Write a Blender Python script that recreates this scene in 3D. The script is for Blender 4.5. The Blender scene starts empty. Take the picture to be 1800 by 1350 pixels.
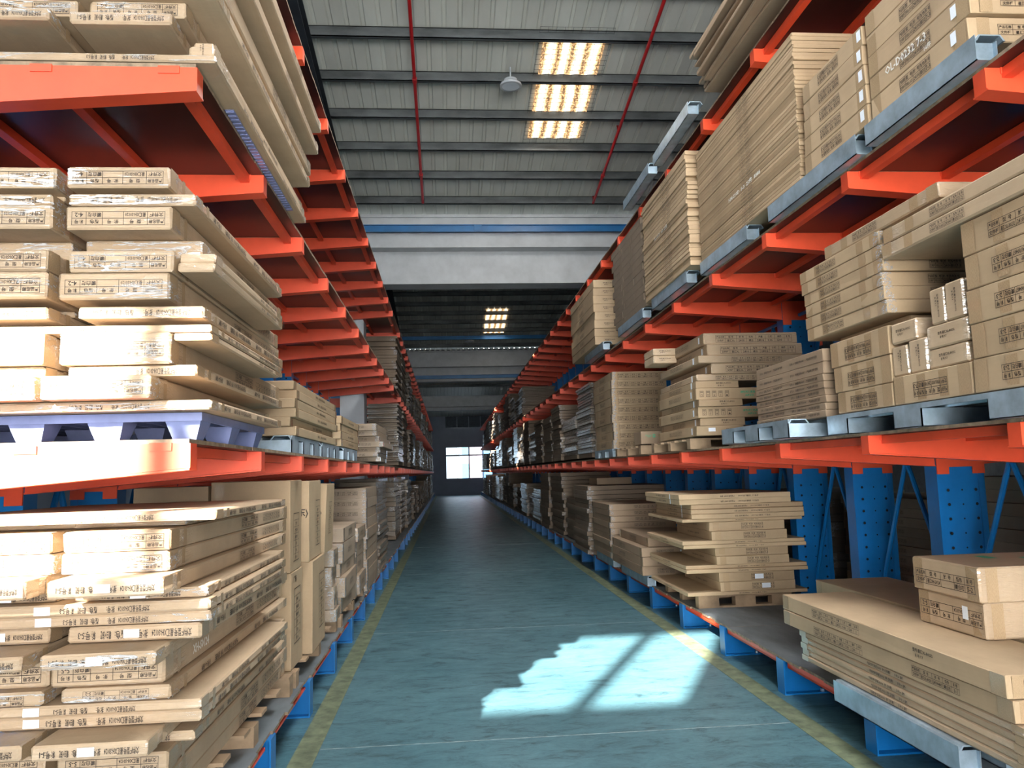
import bpy, bmesh, math, random
from mathutils import Matrix, Vector
random.seed(7)
SC = bpy.context.scene
COL = SC.collection

# ------------------------------------------------------------------ camera, world, sun, big lights, exposure
def camera():
    cd = bpy.data.cameras.new('camera'); o = bpy.data.objects.new('camera', cd); COL.objects.link(o)
    cd.sensor_width = 36.0; cd.lens = 1370.29 / 1800 * 36.0; cd.clip_start = .05; cd.clip_end = 400
    pi_, ya, ro = .1119, .0847, -.0282
    def ray(u, v):                                   # camera space (right, down, forward) -> world
        c, s = math.cos(ro), math.sin(ro); a, b = c*u + s*v, -s*u + c*v
        d = (a, 1.0, -b) if False else None
        return a, b
    def to_world(a, b, fwd):                         # a right, b down
        y, z = fwd, -b
        c, s = math.cos(pi_), math.sin(pi_); y1, z1 = c*y - s*z, s*y + c*z
        c, s = math.cos(ya), math.sin(ya)
        return Vector((c*a + s*y1, -s*a + c*y1, z1))
    r = ray(1, 0); right = to_world(r[0], r[1], 0)
    d = ray(0, 1); down = to_world(d[0], d[1], 0)
    fwd = to_world(0, 0, 1)
    m = Matrix((right, -down, -fwd)).transposed().to_4x4(); m.translation = Vector((0, 0, 1.6))
    o.matrix_world = m
    SC.camera = o
camera()
SC.view_settings.view_transform = 'Standard'; SC.view_settings.look = 'None'
SC.view_settings.gamma = 1; SC.view_settings.use_curve_mapping = False
SC.view_settings.exposure = 1.0
W = bpy.data.worlds.new('world'); SC.world = W; W.use_nodes = True
bg = W.node_tree.nodes['Background']; bg.inputs[0].default_value = (.78, .90, 1.0, 1); bg.inputs[1].default_value = 2.2
def sun():
    l = bpy.data.lights.new('sun', 'SUN'); l.energy = 34; l.angle = math.radians(.6); l.color = (1, .95, .86)
    o = bpy.data.objects.new('sun', l); COL.objects.link(o)
    d = Vector((.48, 1, -.50)).normalized()
    o.rotation_euler = d.to_track_quat('-Z', 'Y').to_euler(); o.location = (-6, -14, 12)
sun()
def area(name, loc, direction, sx, sy, power, color, spread=180):
    l = bpy.data.lights.new(name, 'AREA'); l.shape = 'RECTANGLE'; l.size = sx; l.size_y = sy; l.energy = power; l.color = color
    l.spread = math.radians(spread)
    o = bpy.data.objects.new(name, l); COL.objects.link(o); o.location = loc
    o.rotation_euler = Vector(direction).to_track_quat('-Z', 'Y').to_euler()
area('door_daylight', (.8, -5.8, 2.3), (0, 1, .05), 6.6, 4.0, 700, (1.0, .975, .94))
area('high_window_daylight', (-6.0, -5.75, 6.3), (.25, 1, -.15), 4.2, 1.0, 110, (.95, .97, 1.0))
area('end_window_daylight', (1.5, 57.2, 2.4), (0, -1, -.1), 3.2, 2.0, 15, (.75, .88, 1.0))
area('overhead_light', (1.95, 11.8, 7.3), (0, 0, -1), .85, 2.3, 45, (1, .93, .82))
area('overhead_light', (1.2, 4.6, 8.5), (0, .12, -1), 2.2, 3.2, 330, (.97, .98, 1.0))  # overhead fill added to brighten the near aisle, no skylight built above it
area('overhead_light', (1.95, 30.0, 7.0), (0, 0, -1), .85, 2.2, 6, (1, .93, .82))

# ------------------------------------------------------------------ materials
def nt(name):
    m = bpy.data.materials.new(name); m.use_nodes = True
    n = m.node_tree; b = n.nodes['Principled BSDF']
    return m, n, b
def N(n, t, **kw):
    x = n.nodes.new(t)
    for k, v in kw.items(): setattr(x, k, v)
    return x
def noise(n, scale, detail=4, rough=.55, coords='Object', stretch=None, dist=0):
    tc = N(n, 'ShaderNodeTexCoord'); mp = N(n, 'ShaderNodeMapping')
    n.links.new(tc.outputs[coords], mp.inputs[0])
    if stretch: mp.inputs['Scale'].default_value = stretch
    t = N(n, 'ShaderNodeTexNoise'); t.inputs['Scale'].default_value = scale; t.inputs['Detail'].default_value = detail
    t.inputs['Roughness'].default_value = rough; t.inputs['Distortion'].default_value = dist
    n.links.new(mp.outputs[0], t.inputs['Vector'])
    return t
def ramp(n, src, stops):
    r = N(n, 'ShaderNodeValToRGB'); e = r.color_ramp.elements
    while len(e) < len(stops): e.new(.5)
    for el, (p, c) in zip(e, stops): el.position = p; el.color = (*c, 1)
    n.links.new(src, r.inputs[0]); return r
def mixc(n, fac, a, b, mode='MIX'):
    m = N(n, 'ShaderNodeMix', data_type='RGBA', blend_type=mode)
    for i, v in ((0, fac), (6, a), (7, b)):
        if isinstance(v, (int, float)): m.inputs[i].default_value = v
        elif isinstance(v, tuple): m.inputs[i].default_value = (*v, 1)
        else: n.links.new(v, m.inputs[i])
    return m.outputs[2]
def bump(n, b, src, strength, dist=.01, sock='Normal'):
    bp = N(n, 'ShaderNodeBump'); bp.inputs['Strength'].default_value = strength; bp.inputs['Distance'].default_value = dist
    n.links.new(src, bp.inputs['Height']); n.links.new(bp.outputs[0], b.inputs[sock])
def simple(name, col, rough=.5, metal=0, var=.12, scale=6, bumps=0, coat=0, stretch=None):
    m, n, b = nt(name)
    t = noise(n, scale, 5, .6, stretch=stretch)
    d = tuple(c*(1-var*2) for c in col); l = tuple(min(1, c*(1+var)) for c in col)
    r = ramp(n, t.outputs[0], [(.3, d), (.65, l)])
    n.links.new(r.outputs[0], b.inputs['Base Color'])
    b.inputs['Roughness'].default_value = rough; b.inputs['Metallic'].default_value = metal
    if coat: b.inputs['Coat Weight'].default_value = coat
    if bumps: bump(n, b, t.outputs[0], bumps)
    return m
def card(name, col, wrapped=False):
    m, n, b = nt(name)
    oi = N(n, 'ShaderNodeObjectInfo')
    t = noise(n, 3, 4, .6); f = noise(n, 90, 2, .5, stretch=(1, .05, 1))
    r = ramp(n, t.outputs[0], [(.3, tuple(c*.86 for c in col)), (.7, tuple(min(1, c*1.06) for c in col))])
    c1 = mixc(n, .10, r.outputs[0], f.outputs[0], 'MULTIPLY')
    rr = ramp(n, oi.outputs['Random'], [(0, (.84, .82, .80)), (1, (1.0, 1.0, 1.0))])
    c2 = mixc(n, 1.0, c1, rr.outputs[0], 'MULTIPLY')
    n.links.new(c2, b.inputs['Base Color'])
    b.inputs['Roughness'].default_value = .72
    bump(n, b, f.outputs[0], .05, .002)
    if wrapped:
        w = noise(n, 13, 4, .55, stretch=(.42, .6, 2.9), dist=.9)
        tc = N(n, 'ShaderNodeTexCoord'); sp = N(n, 'ShaderNodeSeparateXYZ'); n.links.new(tc.outputs['Generated'], sp.inputs[0])
        cw = ramp(n, sp.outputs['Y'], [(.07, (1,)*3), (.14, (.12,)*3), (.88, (.12,)*3), (.94, (1,)*3)]); 
        ge = N(n, 'ShaderNodeNewGeometry'); sz = N(n, 'ShaderNodeSeparateXYZ'); n.links.new(ge.outputs['Normal'], sz.inputs[0])
        ab = N(n, 'ShaderNodeMath', operation='ABSOLUTE'); n.links.new(sz.outputs['Z'], ab.inputs[0])
        iv = N(n, 'ShaderNodeMath', operation='MULTIPLY_ADD'); n.links.new(ab.outputs[0], iv.inputs[0]); iv.inputs[1].default_value = -.85; iv.inputs[2].default_value = 1
        ml = N(n, 'ShaderNodeMath', operation='MULTIPLY'); n.links.new(iv.outputs[0], ml.inputs[0]); ml.inputs[1].default_value = 1
        if wrapped != 'all': n.links.new(cw.outputs[0], ml.inputs[1])
        n.links.new(ml.outputs[0], b.inputs['Coat Weight'])
        b.inputs['Coat Roughness'].default_value = .07; b.inputs['Coat IOR'].default_value = 2.2
        wr = ramp(n, w.outputs[0], [(.40, (0,)*3), (.52, (1,)*3), (.66, (.2,)*3)]); bump(n, b, wr.outputs[0], .9, .02, 'Coat Normal')
    return m
M = {}
M['card'] = card('cardboard', (.50, .36, .22))
M['card_wrap'] = card('cardboard_in_film', (.52, .38, .245), True)
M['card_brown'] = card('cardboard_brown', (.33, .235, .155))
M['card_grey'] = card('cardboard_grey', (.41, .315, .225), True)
M['card_far'] = card('cardboard_wrapped_shaded', (.24, .185, .13), 'all'); M['card_shade'] = card('cardboard_shaded', (.25, .185, .13))  # both cardboards darkened to put the dimness of the far stacks into colour
M['ink'] = simple('brown_ink', (.045, .030, .020), .6, var=.2)
M['ink_white'] = simple('white_marker', (.78, .76, .70), .6, var=.05)
M['green'] = simple('green_ink', (.06, .40, .22), .6, var=.1)
M['tape'] = simple('packing_tape', (.40, .28, .165), .22, var=.08, scale=14, bumps=.15, coat=.5)
M['sticker'] = simple('white_paper', (.80, .85, .92), .45, var=.03)
M['red'] = simple('orange_red_paint', (.80, .088, .034), .38, var=.07, scale=3)
M['blue'] = simple('blue_paint', (.0065, .165, .48), .30, var=.10, scale=3)
M['blue_beam'] = simple('blue_beam_paint', (.01, .14, .36), .35, var=.10, scale=3)
M['hole'] = simple('dark_hole', (.004, .006, .012), .8, var=.05)
M['deck'] = simple('film_faced_plywood', (.030, .011, .010), .33, var=.35, scale=2.2, bumps=.06, stretch=(1, .35, 1))
M['deck_low'] = simple('worn_plywood', (.135, .155, .170), .55, var=.28, scale=3.5, bumps=.1, stretch=(1, .3, 1))
M['ply_edge'] = simple('plywood_edge', (.26, .185, .12), .7, var=.25, scale=20)
M['wood'] = simple('pallet_wood', (.30, .205, .125), .75, var=.22, scale=5, bumps=.2, stretch=(1, .2, 1))
M['galv'] = simple('galvanised_steel', (.40, .51, .60), .34, metal=.52, var=.16, scale=7)
M['plastic'] = simple('blue_plastic', (.20, .23, .42), .28, var=.12, coat=.4)
M['concrete'] = simple('painted_concrete', (.50, .52, .54), .75, var=.07, scale=3, bumps=.1)
M['pillar'] = simple('white_pillar_paint', (.62, .65, .70), .6, var=.04, scale=2)
M['wall'] = simple('wall_plaster', (.34, .38, .46), .8, var=.06, scale=1.2)
M['wall_dark'] = simple('wall_sheeting', (.30, .32, .33), .8, var=.08, scale=1.2)
M['pipe'] = simple('red_pipe_paint', (.42, .012, .014), .4, var=.08)
M['purlin'] = simple('galvanised_purlin', (.105, .115, .118), .5, metal=.25, var=.28, scale=4, stretch=(.4, 1, 1))
M['rafter'] = simple('dark_rafter_paint', (.022, .026, .032), .5, var=.15)
M['sheet'] = simple('roof_sheet', (.60, .61, .56), .55, var=.07, scale=1.5, stretch=(1, .25, 1))
M['alu'] = simple('window_frame_aluminium', (.30, .36, .42), .4, metal=.3, var=.05)
M['yellow'] = simple('worn_yellow_line', (.150, .180, .110), .55, var=.30, scale=9, bumps=.05)
M['panel_dark'] = simple('boarded_window_panel', (.10, .125, .15), .6, var=.1)
M['grey_plastic'] = simple('grey_lamp_housing', (.42, .45, .48), .4, var=.05)
M['lens'] = simple('lamp_diffuser', (.60, .66, .72), .35, var=.04)
M['out_white'] = simple('pale_facade', (.36, .42, .47), .7, var=.03)
M['out_pink'] = simple('pink_facade', (.36, .25, .30), .7, var=.03)
M['out_blue'] = simple('blue_glazing', (.10, .22, .36), .3, var=.05)
M['ground'] = simple('yard_concrete', (.40, .41, .42), .8, var=.1)
def skymat():
    m, n, b = nt('stained_translucent_sheet')
    t = noise(n, 5, 6, .75, stretch=(3.2, .55, 1)); s = noise(n, 26, 3, .7, stretch=(1.6, .8, 1))
    w = N(n, 'ShaderNodeTexWave'); tc = N(n, 'ShaderNodeTexCoord'); n.links.new(tc.outputs['Object'], w.inputs[0])
    w.inputs['Scale'].default_value = 1.42; w.bands_direction = 'X'; w.inputs['Distortion'].default_value = 1.2; w.inputs['Detail'].default_value = 2
    a = mixc(n, .62, w.outputs[0], s.outputs[0])
    r = ramp(n, a, [(.30, (.10, .045, .012)), (.40, (.85, .48, .20)), (.55, (1, .80, .55)), (.72, (1, .96, .86))])
    b.inputs['Base Color'].default_value = (.5, .4, .3, 1)
    n.links.new(r.outputs[0], b.inputs['Emission Color']); b.inputs['Emission Strength'].default_value = 1.05
    return m
M['sky'] = skymat()
def floormat():
    m, n, b = nt('worn_green_epoxy_floor')
    a = noise(n, .9, 6, .62, stretch=(1, .7, 1)); s = noise(n, 3.4, 8, .78, stretch=(1, 2.1, 1), dist=.6); f = noise(n, 26, 5, .7, stretch=(1, 1.9, 1))
    r1 = ramp(n, a.outputs[0], [(.30, (.046, .118, .148)), (.70, (.084, .178, .212))])
    r2 = ramp(n, s.outputs[0], [(.34, (.018, .042, .050)), (.47, (.5, .5, .5)), (.62, (.62, .64, .64))])
    c = mixc(n, .72, r1.outputs[0], r2.outputs[0], 'OVERLAY')
    r3 = ramp(n, f.outputs[0], [(.40, (.42, .42, .42)), (.62, (.58, .58, .58))])
    c2 = mixc(n, .55, c, r3.outputs[0], 'OVERLAY')
    n.links.new(c2, b.inputs['Base Color'])
    rr = ramp(n, s.outputs[0], [(.35, (.50,)*3), (.7, (.34,)*3)])
    n.links.new(rr.outputs[0], b.inputs['Roughness']); bump(n, b, f.outputs[0], .06, .003)
    return m
M['floor'] = floormat()

# ------------------------------------------------------------------ mesh helpers
class MB:
    def __init__(s): s.v = []; s.f = []
    def box(s, x0, x1, y0, y1, z0, z1):
        b = len(s.v)
        s.v += [(x0,y0,z0),(x1,y0,z0),(x1,y1,z0),(x0,y1,z0),(x0,y0,z1),(x1,y0,z1),(x1,y1,z1),(x0,y1,z1)]
        s.f += [tuple(b+i for i in q) for q in ((3,2,1,0),(4,5,6,7),(0,1,5,4),(1,2,6,5),(2,3,7,6),(3,0,4,7))]; return s
    def quad(s, *p):
        b = len(s.v); s.v += list(p); s.f.append(tuple(range(b, b+len(p)))); return s
    def prism(s, poly, y0, y1):                       # polygon in XZ extruded along Y
        b = len(s.v); n = len(poly)
        s.v += [(x, y0, z) for x, z in poly] + [(x, y1, z) for x, z in poly]
        s.f += [tuple(range(b, b+n)), tuple(range(b+2*n-1, b+n-1, -1))]
        s.f += [(b+i, b+n+i, b+n+(i+1) % n, b+(i+1) % n) for i in range(n)]; return s
    def tube(s, p0, p1, r, seg=8):
        p0, p1 = Vector(p0), Vector(p1); d = (p1-p0).normalized(); a = d.orthogonal().normalized(); c = d.cross(a); b = len(s.v)
        for p in (p0, p1):
            for i in range(seg):
                t = i*2*math.pi/seg; s.v.append(tuple(p + a*r*math.cos(t) + c*r*math.sin(t)))
        s.f += [(b+i, b+(i+1) % seg, b+seg+(i+1) % seg, b+seg+i) for i in range(seg)]
        s.f += [tuple(range(b+seg-1, b-1, -1)), tuple(range(b+seg, b+2*seg))]; return s
    def mesh(s, name, mats):
        me = bpy.data.meshes.new(name); me.from_pydata(s.v, [], s.f)
        bm = bmesh.new(); bm.from_mesh(me); bmesh.ops.recalc_face_normals(bm, faces=bm.faces); bm.to_mesh(me); bm.free()
        for m in (mats if isinstance(mats, (list, tuple)) else [mats]): me.materials.append(m)
        return me
def obj(name, me, parent=None, loc=(0, 0, 0), rot=None, scale=None):
    o = bpy.data.objects.new(name, me); COL.objects.link(o)
    if parent is not None: o.parent = parent
    o.location = loc
    if rot: o.rotation_euler = rot
    if scale: o.scale = scale
    return o
def tag(o, label=None, cat=None, group=None, kind=None):
    if label: o['label'] = label
    if cat: o['category'] = cat
    if group: o['group'] = group
    if kind: o['kind'] = kind
    return o
def empty(name, loc, **k):
    o = obj(name, None, loc=loc); o.empty_display_size = .1; return tag(o, **k)
def struct(name, mb, mat): return tag(obj(name, mb.mesh(name, mat)), kind='structure')
_cc = {}
def chamfer_box(dx, dy, dz, mat, seed=0, wob=.0015, bev=.004):
    key = (round(dx, 3), round(dy, 3), round(dz, 3), mat.name, seed)
    if key in _cc: return _cc[key]
    bm = bmesh.new(); bmesh.ops.create_cube(bm, size=1)
    bmesh.ops.scale(bm, vec=(dx, dy, dz), verts=bm.verts)
    bv = min(bev, dz*.2)
    bmesh.ops.bevel(bm, geom=list(bm.edges), offset=bv, segments=1, affect='EDGES')
    rnd = random.Random(hash(key[:3]) ^ seed)
    for v in bm.verts:
        v.co += Vector((rnd.uniform(-wob, wob)*1.6, rnd.uniform(-wob, wob)*1.6, 0))
    me = bpy.data.meshes.new('carton'); bm.to_mesh(me); bm.free(); me.materials.append(mat)
    _cc[key] = me; return me

# ------------------------------------------------------------------ printed text as thin flat meshes (shared)
def text_mesh(body, size):
    c = bpy.data.curves.new('t', 'FONT'); c.body = body; c.size = size; c.resolution_u = 1; c.offset = .022
    c.align_x = 'CENTER'; c.align_y = 'CENTER'
    o = bpy.data.objects.new('t', c); COL.objects.link(o)
    dg = bpy.context.evaluated_depsgraph_get()
    me = bpy.data.meshes.new_from_object(o.evaluated_get(dg)); bpy.data.objects.remove(o)
    vs = [v.co.copy() for v in me.vertices]; fs = [tuple(p.vertices) for p in me.polygons]
    bpy.data.meshes.remove(me); return vs, fs
_tx = {}
def add_text(mb, body, cx, cy, h, maxw):
    if body not in _tx: _tx[body] = text_mesh(body, 1.0)
    vs, fs = _tx[body]
    if not vs: return
    w = max(v.x for v in vs) - min(v.x for v in vs); mx = (max(v.x for v in vs) + min(v.x for v in vs))/2
    hh = max(v.y for v in vs) - min(v.y for v in vs); my = (max(v.y for v in vs) + min(v.y for v in vs))/2
    s = h/hh; sx = min(s, maxw/w); b = len(mb.v)
    mb.v += [(cx + (v.x-mx)*sx, cy + (v.y-my)*s, 0) for v in vs]; mb.f += [tuple(b+i for i in f) for f in fs]
def rect(mb, x0, x1, y0, y1): mb.quad((x0, y0, 0), (x1, y0, 0), (x1, y1, 0), (x0, y1, 0))
def frame(mb, x0, x1, y0, y1, t=.012):
    rect(mb, x0, x1, y0, y0+t); rect(mb, x0, x1, y1-t, y1); rect(mb, x0, x0+t, y0, y1); rect(mb, x1-t, x1, y0, y1)
def table_print(cells, aspect):                      # height 1, width aspect, centred
    mb = MB(); w = aspect; frame(mb, -w/2, w/2, -.5, .5, .035); rect(mb, -w/2, w/2, -.018, .018)
    x = -w/2; tot = sum(c[0] for c in cells)
    for i, (cw, a, b) in enumerate(cells):
        cw = cw/tot*w
        if i: rect(mb, x-.018, x+.018, -.5, .5)
        add_text(mb, a, x+cw/2, .25, .30, cw*.86); add_text(mb, b, x+cw/2, -.25, .32, cw*.86)
        x += cw
    return mb
def line_print(parts, aspect):
    mb = MB()
    for x, s, w in parts: add_text(mb, s, x*aspect, 0, .8, w*aspect)
    return mb
def rawmesh(mb, name, mat):
    me = bpy.data.meshes.new(name); me.from_pydata(mb.v, [], mb.f); me.materials.append(mat); return me
P = {}
def tbl(key, model, no, aspect, batch='批 号', bval='2A'):
    P[key] = (rawmesh(table_print([(1.1, '产品名称', '文件柜'), (1.5, '型  号', model), (1.3, '批  号', bval), (1, '颜色', '暖白灰'), (.9, '箱号', no)], aspect), 'print', M['ink']), aspect)
tbl('t52', '星汇XH-S0124', '5-2', 6.4, bval=' '); tbl('t55', '星汇XH-S0124', '5-5', 6.4, bval=' ')
tbl('t42', '星汇XH-S0120', '4-2', 6.4, bval=' '); tbl('t41', '星汇XH-S0120', '4-1', 6.4, bval=' ')
tbl('r23', '星汇XL-B0232', '2-3', 5.6, bval='24100407'); tbl('r12', '星汇XL-B0232', '1-2', 5.6, bval='24100407'); tbl('r31', '星汇XL-B0232', '3-1', 7.0, bval='24100407')
tbl('rs', '时尚QL-D0232', '7-3', 3.6, bval='24100')
def ln(key, model, no, aspect=11):
    P[key] = (rawmesh(line_print([(-.32, '文件柜型号:' + model, .34), (-.07, '批号:', .09), (.12, '颜色:', .09), (.24, '暖白+浅灰', .09), (.40, '箱号:' + no, .15)], aspect), 'print', M['ink']), aspect)
ln('l51', '星汇XH-S0124', '5-1'); ln('l53', '星汇XH-S0124', '5-3'); ln('l44', '星汇XH-S0120', '4-4')
P['ll'] = (rawmesh(line_print([(-.30, '产品名称:文件柜 型号:星汇XH-S0124', .38), (.02, '批号:  颜色:暖白', .2), (.33, '箱号:5-4  规格:', .2)], 18), 'print', M['ink']), 18)
P['lb'] = (rawmesh(line_print([(-.36, '箱号:1-3', .14), (-.1, '颜色:暖白 批号:24100407', .3), (.3, '产品名称:文件柜 型号', .34)], 20), 'print', M['ink']), 20)
P['bar'] = (rawmesh(table_print([(1, '产品名称', '文件柜'), (1.2, '型 号', '星汇XL'), (1, '批 号', '2410'), (1, '颜色', '暖白'), (1, '净重', '28KG'), (1, '体积', '0.06'), (1, '规格', '1200'), (.8, '箱号', '1')], 11), 'print', M['ink']), 11)
def icons():
    mb = MB()
    for i in range(5):
        x = -2.4 + i*1.05; frame(mb, x-.32, x+.32, -.5, .5, .05); rect(mb, x-.22, x+.22, .18, .26); rect(mb, x-.22, x+.22, .32, .38)
        add_text(mb, ['○', '☂', '↓', '▯', '▲'][i], x, -.2, .34, .4)
    return mb
P['ico'] = (rawmesh(icons(), 'print', M['ink']), 5.0)
def swirl():
    mb = MB()
    for a0, sgn in ((0, 1), (math.pi, 1)):
        pts = []
        for i in range(9):
            a = a0 + i*.36; r = .5; pts.append((r*math.cos(a), r*math.sin(a), 0))
        for i in range(8, -1, -1):
            a = a0 + i*.36; r = .5 - .30*math.sin(math.pi*i/9.0) - .02; pts.append((r*math.cos(a)*.9+.06*math.cos(a0), r*math.sin(a)*.9+.06*math.sin(a0), 0))
        for i in range(8): mb.quad(pts[i], pts[i+1], pts[16-i], pts[17-i])
    add_text(mb, '绿色环保家具', -1.7, .18, .30, 1.9); add_text(mb, '品质生活', -1.5, -.22, .26, 1.5)
    return mb
P['leaf'] = (rawmesh(swirl(), 'print', M['green']), 3.2)
def hand(key, s, asp): P[key] = (rawmesh(line_print([(0, s, 1)], asp), 'print', M['ink_white']), asp)
hand('h1', 'XH-S0124', 4.6); hand('h2', 'OL-D0232 7-3', 7.5); hand('h3', 'HM-S10D  5-3  25件  8888', 12); hand('h4', 'XL-S0120  4-3  25件', 12); hand('h5', '16件', 3)
def dong():
    mb = MB(); add_text(mb, '广东)', 0, 0, .9, 3); return mb
P['dong'] = (rawmesh(dong(), 'print', M['ink']), 2.6)
def panelp():
    mb = MB(); frame(mb, -.6, .6, -1, 1, .03)
    for i in range(6): rect(mb, -.6, .6, -.7+i*.28, -.685+i*.28); add_text(mb, ['箱号: 3-1', '颜色', '批号', '规格型号', '产品名称', '文件柜'][i], 0, -.84+i*.28, .13, 1.0)
    rect(mb, -.15, -.13, -1, .7)
    return mb
P['panel'] = (rawmesh(panelp(), 'print', M['ink']), 1.2)
def small():
    mb = MB(); add_text(mb, '型号:星汇XL-B0232', 0, .28, .36, 3.6); add_text(mb, '箱号:7-7', -.6, -.22, .34, 1.6); return mb
P['sm'] = (rawmesh(small(), 'print', M['ink']), 3.8)

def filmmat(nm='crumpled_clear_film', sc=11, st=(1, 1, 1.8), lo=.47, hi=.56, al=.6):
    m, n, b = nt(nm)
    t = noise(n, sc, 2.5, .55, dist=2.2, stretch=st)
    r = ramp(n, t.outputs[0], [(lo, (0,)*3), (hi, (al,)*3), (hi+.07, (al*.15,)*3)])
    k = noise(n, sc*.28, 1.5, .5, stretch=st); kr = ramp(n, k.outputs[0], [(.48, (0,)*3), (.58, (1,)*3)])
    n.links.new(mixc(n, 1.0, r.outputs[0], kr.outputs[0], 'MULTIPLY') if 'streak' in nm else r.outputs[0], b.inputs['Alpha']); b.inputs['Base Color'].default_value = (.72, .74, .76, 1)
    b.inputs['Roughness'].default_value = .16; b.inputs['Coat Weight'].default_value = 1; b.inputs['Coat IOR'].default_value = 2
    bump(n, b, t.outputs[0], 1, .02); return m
M['film'] = filmmat(); M['film_glare'] = filmmat('streaked_clear_film', 15, (.32, 1, 2.6), .50, .57, .85)  # second film: whitish streaks painted in as glare on the wrapping
_fl = {}
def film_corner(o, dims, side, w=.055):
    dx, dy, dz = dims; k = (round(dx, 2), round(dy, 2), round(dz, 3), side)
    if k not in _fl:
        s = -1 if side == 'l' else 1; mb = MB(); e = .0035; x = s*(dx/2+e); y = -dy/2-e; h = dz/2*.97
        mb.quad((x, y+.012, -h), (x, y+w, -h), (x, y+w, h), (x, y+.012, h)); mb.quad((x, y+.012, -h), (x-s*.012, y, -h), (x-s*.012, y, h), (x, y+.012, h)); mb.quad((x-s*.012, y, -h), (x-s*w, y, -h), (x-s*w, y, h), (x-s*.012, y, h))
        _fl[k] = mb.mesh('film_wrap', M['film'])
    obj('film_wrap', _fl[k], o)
_st = MB(); rect(_st, -.5, .5, -.5, .5); STICK = _st.mesh('sticker', M['sticker']); 
_sk = MB(); rect(_sk, -.5, .5, -.5, .5); TAPE = _sk.mesh('tape', M['tape'])
_sg = MB(); rect(_sg, -.5, .5, -.5, .5); GREEN = _sg.mesh('green_mark', M['green'])
# ------------------------------------------------------------------ cartons
ORD = ['top', 'second', 'third', 'fourth', 'fifth', 'sixth', 'seventh', 'eighth', 'ninth', 'tenth', 'eleventh', 'twelfth', 'thirteenth', 'fourteenth', 'fifteenth', 'sixteenth', 'seventeenth', 'eighteenth', 'nineteenth', 'twentieth']
def tens(i):
    if i < 20: return ORD[i]
    t = {2: 'twenty', 3: 'thirty', 4: 'forty'}[(i+1)//10]; r = (i+1) % 10
    if r == 0: return {3: 'thirtieth', 4: 'fortieth'}[(i+1)//10]
    return t + '-' + ['', 'first', 'second', 'third', 'fourth', 'fifth', 'sixth', 'seventh', 'eighth', 'ninth'][r]
def from_top(i): return 'topmost' if i == 0 else tens(i) + ' from the top'
FRONT, AISLE_L, AISLE_R = 0, 1, 2
def face_put(root, me, name, side, u, w, dims, sx, sy, flip=False, turn=0, off=.0012):
    """Put a flat mesh on a carton face. side: 'f' faces -Y, 'r' faces +X, 'l' faces -X, 'b' underside, 't' top."""
    dx, dy, dz = dims; t = (math.pi if flip else 0) + turn
    if side == 'f': R = Matrix.Rotation(math.pi/2, 4, 'X'); loc = (u, -dy/2-off-.0015, w)
    elif side == 'r': R = Matrix.Rotation(math.pi/2, 4, 'Z') @ Matrix.Rotation(math.pi/2, 4, 'X'); loc = (dx/2+off+.0015, u, w)
    elif side == 'l': R = Matrix.Rotation(-math.pi/2, 4, 'Z') @ Matrix.Rotation(math.pi/2, 4, 'X'); loc = (-dx/2-off-.0015, u, w)
    elif side == 't': R = Matrix.Identity(4); loc = (u, w, dz/2+off)
    else: R = Matrix.Rotation(math.pi, 4, 'X'); loc = (u, w, -dz/2-off)
    R = R @ Matrix.Rotation(t, 4, 'Z')
    return obj(name, me, root, loc=loc, rot=R.to_euler(), scale=(sx, sy, 1))
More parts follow.
